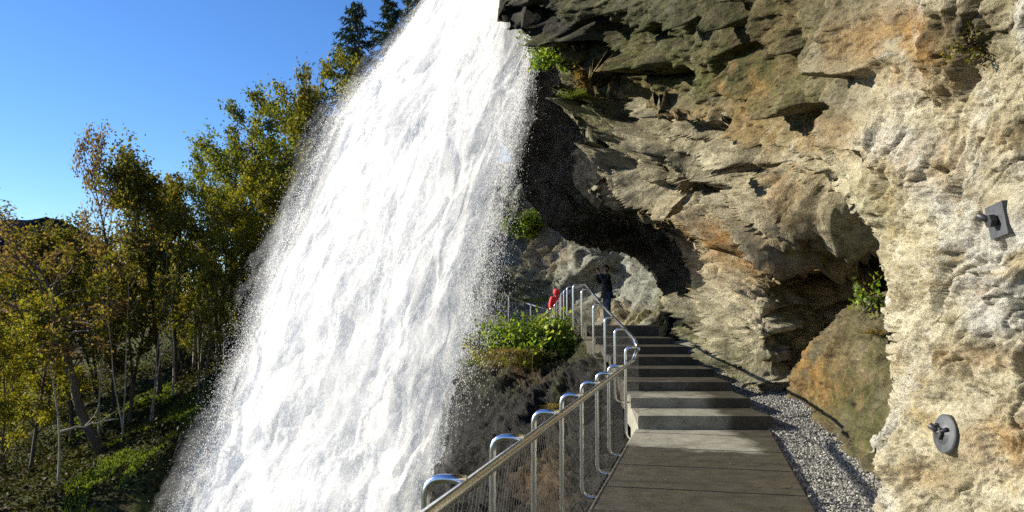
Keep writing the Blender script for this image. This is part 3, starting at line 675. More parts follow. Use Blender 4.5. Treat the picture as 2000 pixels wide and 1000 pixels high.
# mist rising where the water strikes the bank
uu = np.linspace(0, 1, 70); vv = np.linspace(0, 1, 90); Um, Vm = np.meshgrid(uu, vv)
for yo, sd, gn in ((.6, 3.0, .6),):
    pxm = 790 + 170 * Um - 20 * Vm; pym = 640 + 460 * Vm; Ym = 15.2 + yo - 3.2 * Vm + 1.2 * fbm(np.stack([Um * 4, Vm * 5, 0 * Um + sd], -1), 3); W = P(pxm, pym, Ym)
    me = gridmesh('mist', W[..., 0], W[..., 1], W[..., 2]); fattr(me, 'fu', Um * 3); fattr(me, 'fv', Vm * 5); fattr(me, 'edge', np.minimum(np.minimum(Um + .15, (1 - Um) * .75), np.minimum(Vm * .8, 1)))
    link('mist', me, water_mat('bank_mist', .2, .95, gn, sd, .5, .15, .55, (1.2, .5)), fall)
# drops flung off the stream: uncountable
def drops(name, C, size, flow, mat, stretch=1.8):
    n = len(C); fl = flow / np.linalg.norm(flow, axis=1)[:, None]; a = rng.normal(size=(n, 3)); a -= fl * (a * fl).sum(1)[:, None]; a /= np.linalg.norm(a, axis=1)[:, None]
    z = size[:, None]; V = np.stack([C - fl * z * stretch, C + a * z, C + fl * z * stretch, C - a * z], 1)
    return link(name, mesh_np(name, V.reshape(-1, 3), np.arange(n * 4).reshape(n, 4), True), mat, fall, kind='stuff')
def white_mat(name, tr=.5):
    m, nt, b = new_mat(name); N = NT(nt); nt.nodes.remove(b)
    d = N.n('ShaderNodeBsdfDiffuse'); t = N.n('ShaderNodeBsdfTranslucent'); x1 = N.n('ShaderNodeMixShader'); x1.inputs[0].default_value = tr
    for s_ in (d, t): s_.inputs['Color'].default_value = (.86, .87, .89, 1)
    N.l(d.outputs[0], x1.inputs[1]); N.l(t.outputs[0], x1.inputs[2])
    x2 = N.n('ShaderNodeMixShader'); tp = N.n('ShaderNodeBsdfTransparent'); x2.inputs[0].default_value = .6
    N.l(tp.outputs[0], x2.inputs[1]); N.l(x1.outputs[0], x2.inputs[2]); N.l(x2.outputs[0], nt.nodes['Material Output'].inputs['Surface']); return m
M['drop'] = white_mat('water_drop')
nd = 240000
u = np.concatenate([rng.random(nd // 3), rng.normal(.02, .035, nd // 6), 1 + rng.normal(-.02, .06, nd - nd // 3 - nd // 6)])
v = rng.uniform(-40, 1080, nd); u = np.where(u > .8, 1 + (u - 1) * np.interp(v, [0, 250, 800], [.45, .75, 1.2]), u); off = rng.normal(-.5, .9, nd); clump = fbm(np.stack([u * 22, v * .012, off * .3], -1), 3)
ok = clump > rng.normal(-.05, .2, nd); u, v, off = u[ok], v[ok], off[ok]
# the right side sheds drops more and more on its way down
A0 = P(*wpt(u, v, off)); A1 = P(*wpt(u, v + 10, off)); V1 = A1 - A0
drops('spray', A0, rng.uniform(.0045, .0085, len(A0)) * rng.uniform(.7, 1.6, len(A0)), V1, M['drop'], 2.6)
# loose drops drifting between the stream and the bank
n2 = 20000; v = 60 + 1020 * rng.random(n2) ** .62; px = np.interp(v, Ry, Rx) + np.abs(rng.normal(0, 1, n2)) * np.interp(v, [60, 300, 500, 700, 1000], [3, 14, 28, 48, 60]) - 12
Cc = P(px, v, rng.uniform(15.0, 20.5, n2)); drops('spray', Cc, rng.uniform(.004, .009, n2), np.tile([(-.2, 0, -1)], (n2, 1)), M['drop'], 2.0)
n2 = 14000; v = rng.uniform(150, 1050, n2); px = np.interp(v, Ly, Lx) - np.abs(rng.normal(0, 1, n2)) * 24 + 6
Cc = P(px, v, rng.uniform(23, 27, n2)); drops('spray', Cc, rng.uniform(.004, .010, n2), np.tile([(-.5, 0, -1)], (n2, 1)), M['drop'], 2.0)

# ------------------------------------------------------------------ vegetation
def quads_leaves(C, size, aspect=.6, flat=0.0, dirs=None):
    """leaf-sized diamonds around points C"""
    n = len(C); a = rng.normal(size=(n, 3)); 
    if dirs is not None: a = a * .5 + dirs
    a /= np.linalg.norm(a, axis=1)[:, None]
    b = rng.normal(size=(n, 3)); b[:, 2] *= (1 - flat)
    b -= a * (a * b).sum(1)[:, None]; b /= np.linalg.norm(b, axis=1)[:, None]
    s = size[:, None] if np.ndim(size) else size
    V = np.stack([C - a * s, C + b * s * aspect, C + a * s, C - b * s * aspect], 1).reshape(-1, 3)
    return V, (np.arange(n * 4).reshape(n, 4))
def wander(p0, d, L, n, bend, r, grav=0.0):
    pts = [np.array(p0, float)]; d = np.array(d, float); d /= np.linalg.norm(d)
    for i in range(n):
        d = d + r.normal(0, bend, 3) + np.array([0, 0, grav]); d /= np.linalg.norm(d); pts.append(pts[-1] + d * L / n)
    return np.array(pts)
def broad_tree(seed, leaves=7000, crown0=.3, nb=16, bl=.30, leaf=.013, lean=(0, 0), spread=.018, rise=.75, bend=.12, multi=1, trunk_r=.013, name='tree', sub=4):
    """tree of unit height: returns wood mesh, leaf mesh"""
    r = np.random.default_rng(seed); mb = MB(); tips = []
    for m in range(multi):
        d0 = np.array([lean[0] + r.normal(0, .12 if multi > 1 else .03), lean[1] + r.normal(0, .12 if multi > 1 else .03), 1])
        tr = wander((r.normal(0, .01), r.normal(0, .01), -.02), d0, .98, 10, .06, r, .04); rad = np.linspace(trunk_r, trunk_r * .18, 11) / (multi ** .4); rad[0] *= 1.35
        mb.tube(tr, rad, 7)
        for k in range(nb // multi + 1):
            t = crown0 + (1 - crown0) * ((k + r.random()) / (nb // multi + 1)) ** .85; t = min(t, .97)
            i = t * 10; i0 = int(i); p = tr[i0] * (1 - i + i0) + tr[min(i0 + 1, 10)] * (i - i0)
            az = k * 2.4 + r.normal(0, .5); L = bl * (1.1 - .75 * abs((t - crown0) / (1 - crown0) - .35)) * r.uniform(.6, 1.15)
            br = wander(p, (math.cos(az), math.sin(az), rise * r.uniform(.5, 1.4)), L, 7, bend, r, .05)
            rr = np.interp(t, [0, 1], [trunk_r * .55, trunk_r * .2]) / (multi ** .3); mb.tube(br, np.linspace(rr, rr * .25, 8), 5, False)
            for j in range(sub):
                q = r.uniform(.25, 1) * 7; q0 = min(int(q), 6); sp = br[q0] + (br[q0 + 1] - br[q0]) * (q - q0)
                d = (br[-1] - br[0]) / L + r.normal(0, .65, 3); d[2] += .15
                sb = wander(sp, d, L * r.uniform(.3, .6), 4, bend * 1.3, r, .04); mb.tube(sb, np.linspace(rr * .4, rr * .12, 5), 3, False)
                tips.append(sb)
                for _ in range(2):
                    tw = wander(sb[r.integers(1, 5)], d + r.normal(0, .9, 3), L * r.uniform(.15, .3), 3, .2, r); mb.tube(tw, np.linspace(rr * .16, rr * .07, 4), 3, False); tips.append(tw)
            tips.append(br[3:])
    wood = mb.mesh(name + '_wood'); lm = None
    if leaves:
        w = r.random(len(tips)) ** 1.5; w /= w.sum(); pick = r.choice(len(tips), leaves, p=w)
        C = np.empty((leaves, 3))
        for i, k in enumerate(pick):
            a = tips[k]; q = r.random() * (len(a) - 1); q0 = int(q); C[i] = a[q0] + (a[q0 + 1] - a[q0]) * (q - q0)
        C += r.normal(0, spread, C.shape)
        V, Q = quads_leaves(C, leaf * r.uniform(.6, 1.25, leaves)); lm = mesh_np(name + '_leaves', V, Q, False)
    return wood, lm
def spruce(seed, n=15000):
    r = np.random.default_rng(seed); mb = MB(); tr = wander((0, 0, -.02), (0, 0, 1), 1.0, 8, .01, r); mb.tube(tr, np.linspace(.013, .0015, 9), 6)
    C = []; D = []
    for k in range(110):
        t = .06 + .93 * (k / 110); L = .19 * (1 - t) ** .8 * r.uniform(.7, 1.15) + .012; az = k * 2.4 + r.normal(0, .3)
        br = wander((0, 0, t), (math.cos(az), math.sin(az), -.15 + .5 * t), L, 5, .06, r, -.03); mb.tube(br, np.linspace(.0025, .0006, 6), 3, False)
        m = int(n * (L + .03) / 110 / .13)
        q = r.random(m) ** .8 * 4.999; q0 = q.astype(int); pts = br[q0] + (br[q0 + 1] - br[q0]) * (q - q0)[:, None]
        side = r.normal(0, 1, m)[:, None] * np.array([-math.sin(az), math.cos(az), 0]) * L * .16
        C.append(pts + side + np.c_[r.normal(0, .003, (m, 2)), -np.abs(r.normal(0, .011, m))]); D.append(np.tile([math.cos(az) * .6, math.sin(az) * .6, -.9], (m, 1)))
    C = np.concatenate(C); V, Q = quads_leaves(C, r.uniform(.006, .011, len(C)), .24, 0, np.concatenate(D)); return mb.mesh('spruce_wood'), mesh_np('spruce_needles', V, Q, False)
KIND = {}
def kind(key, wl, bark, leafm):
    w, l = wl
    top = max(max(v.co.z for v in q.vertices) for q in (w, l) if q is not None)
    for q in (w, l):
        if q is not None: q.transform(Matrix.Diagonal((1, 1, 1 / top, 1)))
    w.materials.append(M[bark])
    if l is not None: l.materials.append(M[leafm])
    KIND[key] = (w, l)
kind('green', broad_tree(1, 10500, .30, 22, .26, .0072, spread=.014, rise=1.1), 'bark', 'leaf_green')
kind('green2', broad_tree(2, 10000, .25, 22, .24, .0075, spread=.015, rise=1.2, multi=2), 'bark', 'leaf_yellow')
kind('yellow', broad_tree(3, 10500, .22, 20, .27, .0085, spread=.017, rise=.9), 'bark', 'leaf_yellow')
kind('olive', broad_tree(4, 10500, .18, 20, .27, .0095, spread=.02, rise=.8), 'bark', 'leaf_olive')
kind('olive2', broad_tree(5, 10500, .25, 20, .25, .0095, spread=.018, rise=.9, multi=2), 'bark', 'leaf_olive')
kind('dark', broad_tree(6, 11000, .45, 20, .24, .0085, spread=.02, rise=.9), 'bark', 'leaf_olive')
kind('rust', broad_tree(7, 4200, .30, 20, .30, .0075, spread=.016, rise=.9, bend=.18), 'bark', 'leaf_rust')
kind('oak', broad_tree(8, 4200, .32, 14, .46, .0075, lean=(-.28, 0), spread=.018, rise=.45, bend=.26, trunk_r=.02, sub=6), 'bark', 'leaf_rust')
kind('bare', broad_tree(9, 700, .35, 22, .22, .007, spread=.012, rise=1.5, trunk_r=.008), 'bark_pale', 'leaf_yellow')
kind('slim', broad_tree(10, 1500, .5, 12, .16, .014, spread=.02, rise=1.2, trunk_r=.009), 'bark_pale', 'leaf_yellow')
kind('stem', broad_tree(12, 900, .55, 10, .14, .013, spread=.02, rise=1.2, trunk_r=.008, multi=2), 'bark_pale', 'leaf_olive')
kind('spruce', spruce(11), 'bark', 'needle')
def plant_tree(key, px, top, Y, label, cat='tree', name='tree', rz=None, wide=1.0, group='trees on the slope beside the waterfall'):
    x = (px - 1000) / F_PX * Y; z = float(hill_z(np.array([x]), np.array([Y]))[0]) - .15; zt = P(px, top, Y)[2]; h = zt - z
    o = thing(name, label, cat, (x, Y, z), group, rnd.uniform(0, 6.28) if rz is None else rz); o.scale = (h * wide, h * wide, h)
    w, l = KIND[key]; link('trunk', w, None, o)
    if l is not None: link('crown', l, None, o)
    return o
TREES = [
 ('oak', 225, 335, 33, 'crooked oak with sparse rusty leaves reaching left over the sky', 'oak_tree', 0.0, 1.0),
 ('rust', 232, 238, 37, 'tall thin tree with sparse reddish leaves left of the dark round crown', 'tree', None, .5),
 ('dark', 308, 255, 38, 'tree with dark dense round crown standing against the sky', 'tree', None, .75),
 ('bare', 385, 262, 42, 'nearly bare pale birch between the dark crown and the tall green tree', 'birch_tree', None, 1),
 ('green', 465, 160, 40, 'tallest green leafy tree left of the waterfall', 'tree', None, .85),
 ('yellow', 428, 330, 36, 'bright yellow green tree below the tallest green tree', 'tree', None, .7),
 ('green2', 590, 122, 44, 'slender yellow green tree with thin top near the fall', 'tree', None, .7),
 ('olive2', 622, 190, 42, 'olive tree right against the upper edge of the fall', 'tree', None, .8),
 ('spruce', 688, 2, 52, 'pointed dark spruce, leftmost of the spruces above the fall', 'spruce_tree', None, 1.35),
 ('spruce', 757, -4, 54, 'dark spruce, second from left above the fall', 'spruce_tree', None, 1.35),
 ('spruce', 806, -40, 56, 'spruce cut by the picture top beside the fall', 'spruce_tree', None, 1.35),
 ('green2', 712, 62, 48, 'yellow leaved tree in front of the leftmost spruce', 'tree', None, .6),
 ('olive', 655, 110, 47, 'brownish tree at the foot of the spruces', 'tree', None, .55),
 ('yellow', 28, 478, 38, 'orange yellow tree at the left picture edge under the ridge', 'tree', None, .9),
 ('yellow', 70, 555, 34, 'yellow green tree low at the left edge in the sun', 'tree', None, .9),
 ('green2', 0, 612, 30, 'lowest bushy yellow tree at the far left edge', 'tree', None, 1),
 ('olive', 150, 470, 37, 'olive tree behind the crooked oak', 'tree', None, .9),
 ('olive2', 262, 430, 36, 'dull olive tree below the dark round crown', 'tree', None, .9),
 ('olive', 348, 335, 41, 'olive tree below the pale bare birch', 'tree', None, .8),
 ('yellow', 525, 300, 39, 'yellow olive tree right of the tallest green tree', 'tree', None, .7),
 ('olive', 565, 255, 43, 'dense olive tree close to the middle of the fall edge', 'tree', None, .7),
 ('green2', 395, 480, 34, 'low yellow green tree in the middle of the slope', 'tree', None, .8),
 ('olive2', 490, 470, 37, 'low olive tree in shade beside the fall', 'tree', None, .8),
 ('olive2', 200, 420, 50, 'olive tree deep in the wood behind the oak', 'tree', None, 1),
 ('olive2', 374, 292, 44, 'olive tree closing the gap behind the pale birch', 'tree', None, 1.0),
 ('green', 425, 275, 45, 'green tree half hidden left of the tallest tree', 'tree', None, .7),
 ('olive', 505, 245, 47, 'olive tree half hidden right of the tallest tree', 'tree', None, .7),
 ('green2', 645, 165, 50, 'thin yellow green tree at the fall edge below the spruces', 'tree', None, .6),
 ('olive2', 105, 425, 45, 'olive tree in the wood under the left ridge', 'tree', None, .9),
 ('olive', 20, 455, 48, 'olive tree in front of the ridge at the left edge', 'tree', None, .8),
 ('slim', 130, 560, 30.5, 'slender pale trunk standing alone at lower left', 'young_tree', None, .8),
 ('stem', 250, 470, 33, 'pale bent trunk with fork low on the slope', 'young_tree', None, .8),
 ('stem', 300, 450, 35, 'thin pale stem in shade left of the leaning trunk', 'young_tree', None, .7),
 ('slim', 345, 460, 37, 'leaning slim trunk at the top of the mossy slope', 'young_tree', None, .8),
 ('stem', 395, 440, 38, 'thin pale stem rising from the mossy slope', 'young_tree', None, .7),
 ('slim', 440, 430, 38, 'slim trunk close to the mossy slope edge', 'young_tree', None, .7),
 ('stem', 480, 400, 40, 'thin stem nearest the fall above the moss', 'young_tree', None, .7),
 ('slim', 205, 520, 34, 'slim pale stem under the crooked oak', 'young_tree', None, .7),
]
for key, px, top, Y, lab, nm, rz, wd in TREES: plant_tree(key, px, top, Y, lab, 'tree', nm, rz, wd)
# undergrowth and moss tufts on the slope
n = 60000; yy = rng.uniform(28, 62, n); xx = (rng.uniform(-60, 720, n) - 1000) / F_PX * yy; zz = hill_z(xx, yy)
mossy = fbm(np.stack([xx * .25, yy * .25, 0 * xx], -1), 3)
ok = ((xx / yy * F_PX + 1000) < 170) | (yy > 40) | (fbm(np.stack([xx * .3, yy * .3, 0 * xx + 5], -1), 3) < .02); xx, yy, zz, mossy = xx[ok], yy[ok], zz[ok], mossy[ok]; n = len(xx)
hgt = np.abs(rng.normal(0, .5, n)) * (mossy < .05) * (rng.random(n) < .6)
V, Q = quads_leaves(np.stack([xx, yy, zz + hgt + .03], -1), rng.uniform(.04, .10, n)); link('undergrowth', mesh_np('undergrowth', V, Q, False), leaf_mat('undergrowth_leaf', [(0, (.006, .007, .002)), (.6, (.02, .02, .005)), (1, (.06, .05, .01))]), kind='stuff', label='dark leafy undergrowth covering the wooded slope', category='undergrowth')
n = 45000; yy = rng.uniform(27, 44, n); px_ = rng.uniform(140, 520, n); xx = (px_ - 1000) / F_PX * yy; ok = fbm(np.stack([xx * .3, yy * .3, 0 * xx + 5], -1), 3) > .0; xx, yy = xx[ok], yy[ok]
V, Q = quads_leaves(np.stack([xx, yy, hill_z(xx, yy) + .04], -1), rng.uniform(.05, .13, len(xx)), .3, 0, np.tile([0, 0, .9], (len(xx), 1))); link('grass', mesh_np('grass', V, Q, False), M['grass'], kind='stuff', label='bright mossy grass on the slope beside the fall', category='grass')
# fallen pale branch
a, b_ = P(122, 842, 30.6), P(230, 815, 31.5); o = thing('fallen_branch', 'pale fallen branch slanting across the dark slope at lower left', 'branch', tuple(a))
mb = MB(); r8 = np.random.default_rng(5); mb.tube(np.linspace((0, 0, 0), b_ - a, 9) + r8.normal(0, .04, (9, 3)), np.linspace(.05, .02, 9), 6); mb.build('limb', M['bark_pale'], o)
for q in (.4, .7): mb = MB(); mb.tube(wander((b_ - a) * q, (b_ - a) + np.array([0, 0, 1.2]), .8, 5, .15, r8), np.linspace(.018, .006, 6), 4); mb.build('twig', M['bark_pale'], o)

def bush(name, label, cat, c, rad, n, size, leafm, stems=14, aspect=.55, hole=.15, barkm='bark', low=0.0):
    o = thing(name, label, cat, tuple(c)); r = np.random.default_rng(int(abs(c[0] * 1000 + c[2] * 77)) + n); mb = MB(); C = []
    for k in range(stems):
        d = r.normal(size=3); d[2] = abs(d[2]) + .25 - low; d /= np.linalg.norm(d); p = wander((r.normal(0, .2) * rad[0], r.normal(0, .2) * rad[1], -.05), d * np.array(rad), np.linalg.norm(d * np.array(rad)) * r.uniform(.7, 1.1), 6, .14, r)
        mb.tube(p, np.linspace(.012, .003, 7), 4, False)
        for _ in range(4):
            q = wander(p[r.integers(2, 7)], d + r.normal(0, .8, 3), .35 * max(rad), 3, .2, r); mb.tube(q, np.linspace(.006, .002, 4), 3, False); C.append(q)
        C.append(p[3:])
    C = np.concatenate(C); C = C[r.integers(0, len(C), n)] + r.normal(0, .13, (n, 3)) * np.array(rad)
    V, Q = quads_leaves(C, size * r.uniform(.5, 1.3, n), aspect); mb.build('stems', M[barkm], o); link('foliage', mesh_np('foliage', V, Q, False), M[leafm], o); return o
def tuft(name, label, cat, c, n, L, spread, leafm, droop=1.0, lean=(0, 0)):
    o = thing(name, label, cat, tuple(c)); r = np.random.default_rng(n); Vv = []; Qq = []; k0 = 0
    for i in range(n):
        b0 = np.array([r.normal(0, spread[0]), r.normal(0, spread[1]), -.03]); d = np.array([r.normal(lean[0], .5), r.normal(lean[1], .5), 1.0]); d /= np.linalg.norm(d); l = L * r.uniform(.5, 1.15); w = r.uniform(.004, .009)
        s = np.cross(d, (r.normal(), r.normal(), .1)); s /= np.linalg.norm(s)
        for j in range(4):
            t = j / 3; p = b0 + d * l * t + np.array([d[0] * .5, d[1] * .5, -.75]) * droop * l * t * t; Vv += [p - s * w * (1 - .8 * t), p + s * w * (1 - .8 * t)]
        Qq += [(k0 + 2 * j, k0 + 2 * j + 1, k0 + 2 * j + 3, k0 + 2 * j + 2) for j in range(3)]; k0 += 8
    link('blades', mesh_np('blades', np.array(Vv), np.array(Qq), False), M[leafm], o, kind='stuff'); return o
def at(name, x, y, dn=0.0, r=6): p, n_ = surf(name, x, y, r); return p + n_ * dn
bush('bush', 'bright green leafy bush on the rock bank in front of the far railing', 'bush', P(1042, 682, 17.4), (1.05, .7, .68), 4200, .055, 'leaf_fresh', 34)
bush('bush', 'yellow green bush low on the bank at the edge of the spray', 'bush', P(975, 702, 17.6), (.55, .45, .5), 2200, .045, 'leaf_yellow', 12)
tuft('grass_tuft', 'drooping brown dry grass tuft below the green bush', 'grass', P(1008, 684, 16.7), 420, .55, (.24, .15), 'grass_dry', 1.7, (-.3, -.7))
tuft('grass_tuft', 'short green grass tuft on the bank beside the looped posts', 'grass', P(1120, 668, 18.0), 900, .3, (.5, .3), 'grass', .8)
tuft('grass_tuft', 'spray soaked grass tuft at the left end of the bank', 'grass', P(968, 708, 17.4), 700, .4, (.3, .25), 'grass', .9)
bush('bush', 'green bush hanging on the far rock face beside the fall', 'bush', P(1028, 455, 38), (1.15, .7, 1.1), 3200, .10, 'leaf_fresh', 16)
bush('shrub', 'green shrub clinging under the overhang lip', 'shrub', at('cliff_ledge', 1110, 115, .4), (.55, .5, .55), 700, .05, 'leaf_fresh', 9, low=.6)
bush('shrub', 'reddish autumn shrub in the middle of the overhang plants', 'shrub', at('cliff_ledge', 1150, 160, .4), (.4, .4, .4), 650, .045, 'leaf_rust', 8, low=.4)
tuft('grass_tuft', 'mossy green cushion below the reddish shrub', 'grass', at('cliff_ledge', 1160, 188, .3), 700, .3, (.22, .2), 'grass', 1.0)
bush('shrub', 'thin leafy twigs dangling from the overhang beside the fall top', 'shrub', P(1062, 80, 17.8), (.5, .4, .5), 260, .045, 'leaf_fresh', 9, low=1.2)
bush('plant', 'leafy green and yellow plant on the brown rock slope', 'plant', at('rock_slope', 1700, 600, .03), (.24, .2, .42), 300, .04, 'leaf_fresh', 10)
tuft('grass_tuft', 'small yellow fern hanging beside the pale wall', 'grass', at('rock_slope', 1722, 640, .03), 240, .22, (.1, .08), 'grass_dry', 1.1)
tuft('grass_tuft', 'narrow yellow grass streak in a crack of the dark bank', 'grass', at('rock_bank', 1087, 790, .02), 260, .3, (.06, .06), 'grass_dry', 1.2)
bush('shrub', 'small dark green shrub high on the pale overhang at right', 'shrub', at('cliff', 1880, 75, .0), (.15, .14, .16), 420, .013, 'leaf_olive', 8, low=.6)
tuft('grass_tuft', 'green grass on the ledge of the far rock face', 'grass', P(1000, 588, 35.5), 1200, .5, (1.2, .4), 'grass', .8)
n = 26; yy = rng.uniform(4.5, 10, n); xx = lx(yy) + rng.random(n) * (rx(yy) - lx(yy) + 1); 
for i in range(n):
    if i % 2: continue
    V, Q = quads_leaves(np.zeros((1, 3)), np.array([.026]), .7, 0); V[:, 2] *= .25
    link('fallen_leaf', mesh_np('fallen_leaf', V, Q, False), M['leaf_rust'], None, label='small rusty dead leaf lying on the near path or gravel', category='leaf', group='dead leaves scattered on the path').location = (xx[i], yy[i], .016 if xx[i] < rx(yy[i]) else -.02)

# ------------------------------------------------------------------ rock anchors on the pale wall
def frame_from(n_):
    n_ = Vector(n_).normalized(); u_ = (Vector((0, 0, 1)) - n_ * n_.z).normalized(); r_ = u_.cross(n_); return np.array([r_, u_, n_]).T
def lathe(mb, prof, seg=24):
    a = np.linspace(0, 2 * np.pi, seg, endpoint=False); V = np.array([[(r * math.cos(t), r * math.sin(t), z) for t in a] for r, z in prof]).reshape(-1, 3); n_ = len(prof)
    Q = [(i * seg + j, i * seg + (j + 1) % seg, (i + 1) * seg + (j + 1) % seg, (i + 1) * seg + j) for i in range(n_ - 1) for j in range(seg)]; mb.add(V, Q)
def anchor(label, x, y, disc):
    p, n_ = surf('cliff', x, y, 26); R = frame_from(n_); px, py, V, nr = SURF['cliff']; m = np.hypot(px - x, py - y) < 30
    top = np.percentile(((V[m] - p) @ n_), 85); o = thing('rock_anchor', label, 'rock anchor', tuple(p + n_ * top)); o.rotation_euler = Matrix(R.tolist()).to_euler(); o['group'] = 'rock anchors'
    mb = MB()
    if disc: lathe(mb, [(.001, -.06), (.118, -.06), (.122, .008), (.115, .014), (.07, .02), (.045, .034), (.001, .036)], 28)
    else: mb.box((0, 0, -.02), (.19, .19, .055), rotm('Z', .12))
    mb.build('plate', M['galv'], o, smooth=False)
    mb = MB(); lathe(mb, [(.001, .02), (.04, .02), (.04, .055), (.001, .057)], 6); mb.build('nut', M['iron'], o, smooth=False)
    mb = MB(); mb.tube([(0, 0, .03), (-.014, .02, .06), (-.034, .045, .09)], .019, 8); mb.build('bolt', M['iron'], o)
    if disc: mb = MB(); mb.tube([(-.05, .05, .03), (.0, .0, .05), (.06, .035, .028)], .014, 6); mb.build('wedge', M['iron'], o)
anchor('square grey steel plate with dark bolt on the pale wall, upper right', 1974, 428, False)
anchor('round grey steel washer plate with dark bolt low on the pale wall', 1871, 850, True)

# ------------------------------------------------------------------ people
def skin_mesh(name, verts, edges, rad, root=0, sub=2):
    me = bpy.data.meshes.new(name + '_cage'); me.from_pydata([tuple(v) for v in verts], edges, [])
    o = bpy.data.objects.new(name + '_cage', me); COL.objects.link(o)
    bm = bmesh.new(); bm.from_mesh(me); lay = bm.verts.layers.skin.verify(); bm.verts.ensure_lookup_table()
    for i, v in enumerate(bm.verts):
        q = rad[i]; v[lay].radius = (q, q) if np.isscalar(q) else q; v[lay].use_root = (i == root)
    bm.to_mesh(me); bm.free()
    md = o.modifiers.new('skin', 'SKIN'); md.use_smooth_shade = True; md.branch_smoothing = .4
    ms = o.modifiers.new('sub', 'SUBSURF'); ms.levels = sub; ms.render_levels = sub
    dg = bpy.context.evaluated_depsgraph_get(); res = bpy.data.meshes.new_from_object(o.evaluated_get(dg)); res.name = name
    bpy.data.objects.remove(o); bpy.data.meshes.remove(me)
    for p in res.polygons: p.use_smooth = True
    return res
MS = {k: simple_mat(k, c, r) for k, c, r in [('skin', (.45, .27, .20), .5), ('dark_cloth', (.012, .014, .02), .85), ('denim', (.045, .085, .14), .9), ('shoe', (.03, .025, .022), .7), ('hair', (.03, .02, .015), .7),
      ('red_cloth', (.55, .02, .035), .75), ('grey_cloth', (.28, .28, .27), .9), ('camera_body', (.012, .012, .013), .4)]}
def person(label, loc, rz, arms_up, top, legs, hood=False):
    o = thing('person', label, 'person', loc, None, rz)
    J = {'pel': (0, 0, .95), 'sp': (0, 0, 1.15), 'ch': (-.01, 0, 1.34), 'nk': (-.025, 0, 1.50), 'hd': (-.045, 0, 1.60), 'tp': (-.035, 0, 1.665)}
    R_ = {'pel': .13, 'sp': .125, 'ch': .14, 'nk': .055, 'hd': .088, 'tp': .05}
    E = [('pel', 'sp'), ('sp', 'ch'), ('ch', 'nk'), ('nk', 'hd'), ('hd', 'tp')]
    for s_, n_ in ((1, 'r'), (-1, 'l')):
        if arms_up: A = [(0, .18 * s_, 1.42), (-.14, .24 * s_, 1.22), (-.26, .11 * s_, 1.47), (-.30, .075 * s_, 1.54)]
        else: A = [(0, .18 * s_, 1.42), (.03, .23 * s_, 1.15), (-.08 * s_, .22 * s_, .93), (-.10 * s_, .21 * s_, .85)]
        for q, pnt, rr in zip(('sh', 'el', 'wr', 'ha'), A, (.068, .052, .036, .034)): J[q + n_] = pnt; R_[q + n_] = rr
        st = .02 if arms_up else .14 * s_
        Lg = [(0, .085 * s_, .9), (-st * .6, .095 * s_, .5), (.02 + st * .3, .1 * s_, .08), (-.13 + st * .3, .12 * s_, .035)]
        for q, pnt, rr in zip(('hp', 'kn', 'an', 'to'), Lg, (.092, .066, .046, .04)): J[q + n_] = pnt; R_[q + n_] = rr
        E += [('ch', 'sh' + n_), ('sh' + n_, 'el' + n_), ('el' + n_, 'wr' + n_), ('wr' + n_, 'ha' + n_), ('pel', 'hp' + n_), ('hp' + n_, 'kn' + n_), ('kn' + n_, 'an' + n_), ('an' + n_, 'to' + n_)]
        h = np.array(J['ha' + n_]); w = np.array(J['wr' + n_]); d = (h - w) / np.linalg.norm(h - w); sd = np.array([0, 1, 0]); fw = np.cross(d, sd)
        for f in range(4):
            k1 = h + fw * (.024 - .016 * f) + d * .035; k2 = k1 + d * .03 - sd * s_ * .02
            J[f'f{f}{n_}'] = k1; J[f'g{f}{n_}'] = k2; R_[f'f{f}{n_}'] = .009; R_[f'g{f}{n_}'] = .008; E += [('ha' + n_, f'f{f}{n_}'), (f'f{f}{n_}', f'g{f}{n_}')]
        J['t' + n_] = h + fw * .045 + d * .005; R_['t' + n_] = .01; E.append(('ha' + n_, 't' + n_))
    J['nose'] = (-.145, 0, 1.60); R_['nose'] = .014; E.append(('hd', 'nose'))
    def build(nm, keys, grow, mat, extra=()):
        ks = [k for k in J if k in keys] if keys else list(J); ix = {k: i for i, k in enumerate(ks)}
        v = [J[k] for k in ks]; r_ = [R_[k] + grow for k in ks]; e = [(ix[a], ix[b]) for a, b in E if a in ix and b in ix]
        for (pa, pb, rr) in extra: v.append(pb); r_.append(rr); e.append((ix[pa], len(v) - 1))
        return link(nm, skin_mesh(nm, v, e, r_, ix.get('pel', 0)), mat, o)
    keep_r = dict(R_)
    for k in R_:
        if k[:2] in ('pe', 'sp', 'ch', 'sh', 'el', 'hp', 'kn', 'an', 'to'): R_[k] *= .72
    build('body', None, 0, MS['skin']); R_.update(keep_r)
    J['hem'] = (0, 0, .86); R_['hem'] = .10; J['nb'] = (-.02, 0, 1.46); R_['nb'] = .07; E.extend([('pel', 'hem'), ('ch', 'nb')])
    build('jacket', ['hem', 'pel', 'sp', 'ch', 'nb', 'shr', 'elr', 'wrr', 'shl', 'ell', 'wrl'], .036, MS[top])
    del J['hem'], J['nb']; E[:] = E[:-2]
    R_['pel'] = .085; R_['hpr'] = R_['hpl'] = .082
    build('trousers', ['pel', 'hpr', 'knr', 'anr', 'hpl', 'knl', 'anl'], .018, MS[legs])
    for n_ in 'rl': build('shoe', ['an' + n_, 'to' + n_], .014, MS['shoe'])
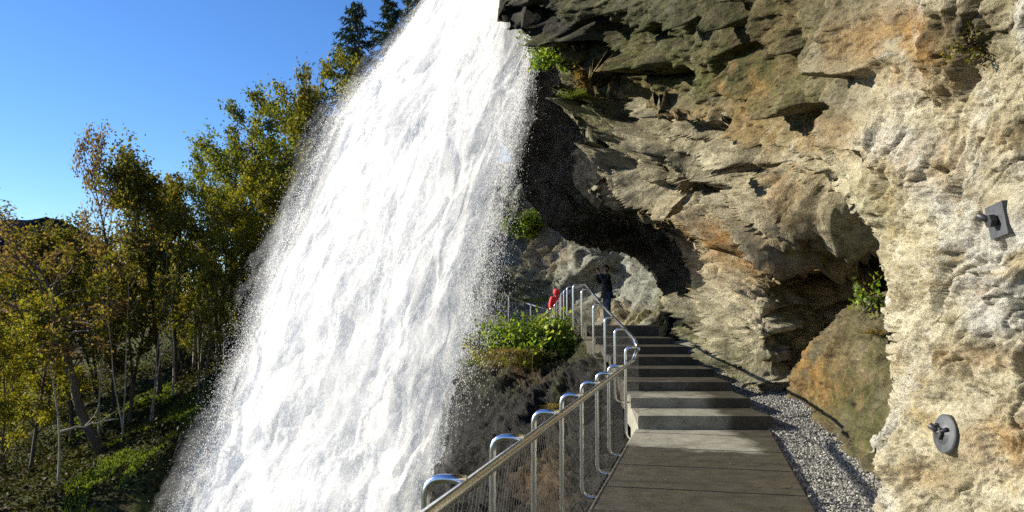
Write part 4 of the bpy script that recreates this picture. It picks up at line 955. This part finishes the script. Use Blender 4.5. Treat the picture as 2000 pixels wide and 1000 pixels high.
    th = np.linspace(0, np.pi, 12); k_ = 1.22 if hood else 1.0; mb = MB()
    lathe(mb, [(max(.001, .1 * math.sin(t)), .115 * math.cos(t)) for t in th], 16)
    v_ = mb.v[0]; v_ *= k_; front = v_[:, 0] < -.02; v_[front, 0] = -.02 + (v_[front, 0] + .02) * np.where(v_[front, 2] > .035, .95, .05)   # hairline leaves the face free
    mb.v[0] = v_ + np.array([-.03, 0, 1.625]); mb.build('hood' if hood else 'hair', MS[top] if hood else MS['hair'], o)
    for s_ in (1, -1):
        mb = MB(); mb.tube([(-.02, .085 * s_, 1.575), (-.025, .1 * s_, 1.6), (-.02, .088 * s_, 1.63)], .012, 6); mb.build('ear', MS['skin'], o)
        mb = MB(); mb.tube([(-.122, .03 * s_, 1.615), (-.134, .032 * s_, 1.615)], .011, 8); mb.build('eye', MS['camera_body'], o)
    mb = MB(); mb.tube([(-.125, -.025, 1.555), (-.132, 0, 1.553), (-.125, .025, 1.555)], .006, 5); mb.build('mouth', simple_mat('lip', (.3, .1, .09), .5), o)
    return o
pp = P(1186, 636, 22.6); zl = float(np.interp(22.6, [a[0] for a in LAND], [a[3] for a in LAND]))
person('person in dark jacket and blue jeans holding a camera up on the landing', (pp[0], 22.6, zl + .0), .25, True, 'dark_cloth', 'denim')
co = thing('camera', 'small black camera held to the eye of the person in jeans', 'camera', (pp[0] - .27, 22.53, zl + 1.575), None, .25)
mb = MB(); mb.box((0, 0, 0), (.06, .13, .09)); mb.box((.0, 0, .052), (.045, .05, .02)); mb.build('body', MS['camera_body'], co, smooth=False)
mb = MB(); mb.tube([(-.03, 0, 0), (-.06, 0, 0), (-.062, 0, 0), (-.11, 0, 0)], [.036, .036, .032, .032], 14); mb.build('lens', MS['camera_body'], co)
pp = P(1087, 600, 29.4); zl2 = float(np.interp(29.4, [a[0] for a in LAND], [a[3] for a in LAND]))
person('person in red hooded jacket walking on the far path', (pp[0], 29.4, zl2), -1.35, False, 'red_cloth', 'grey_cloth', True)
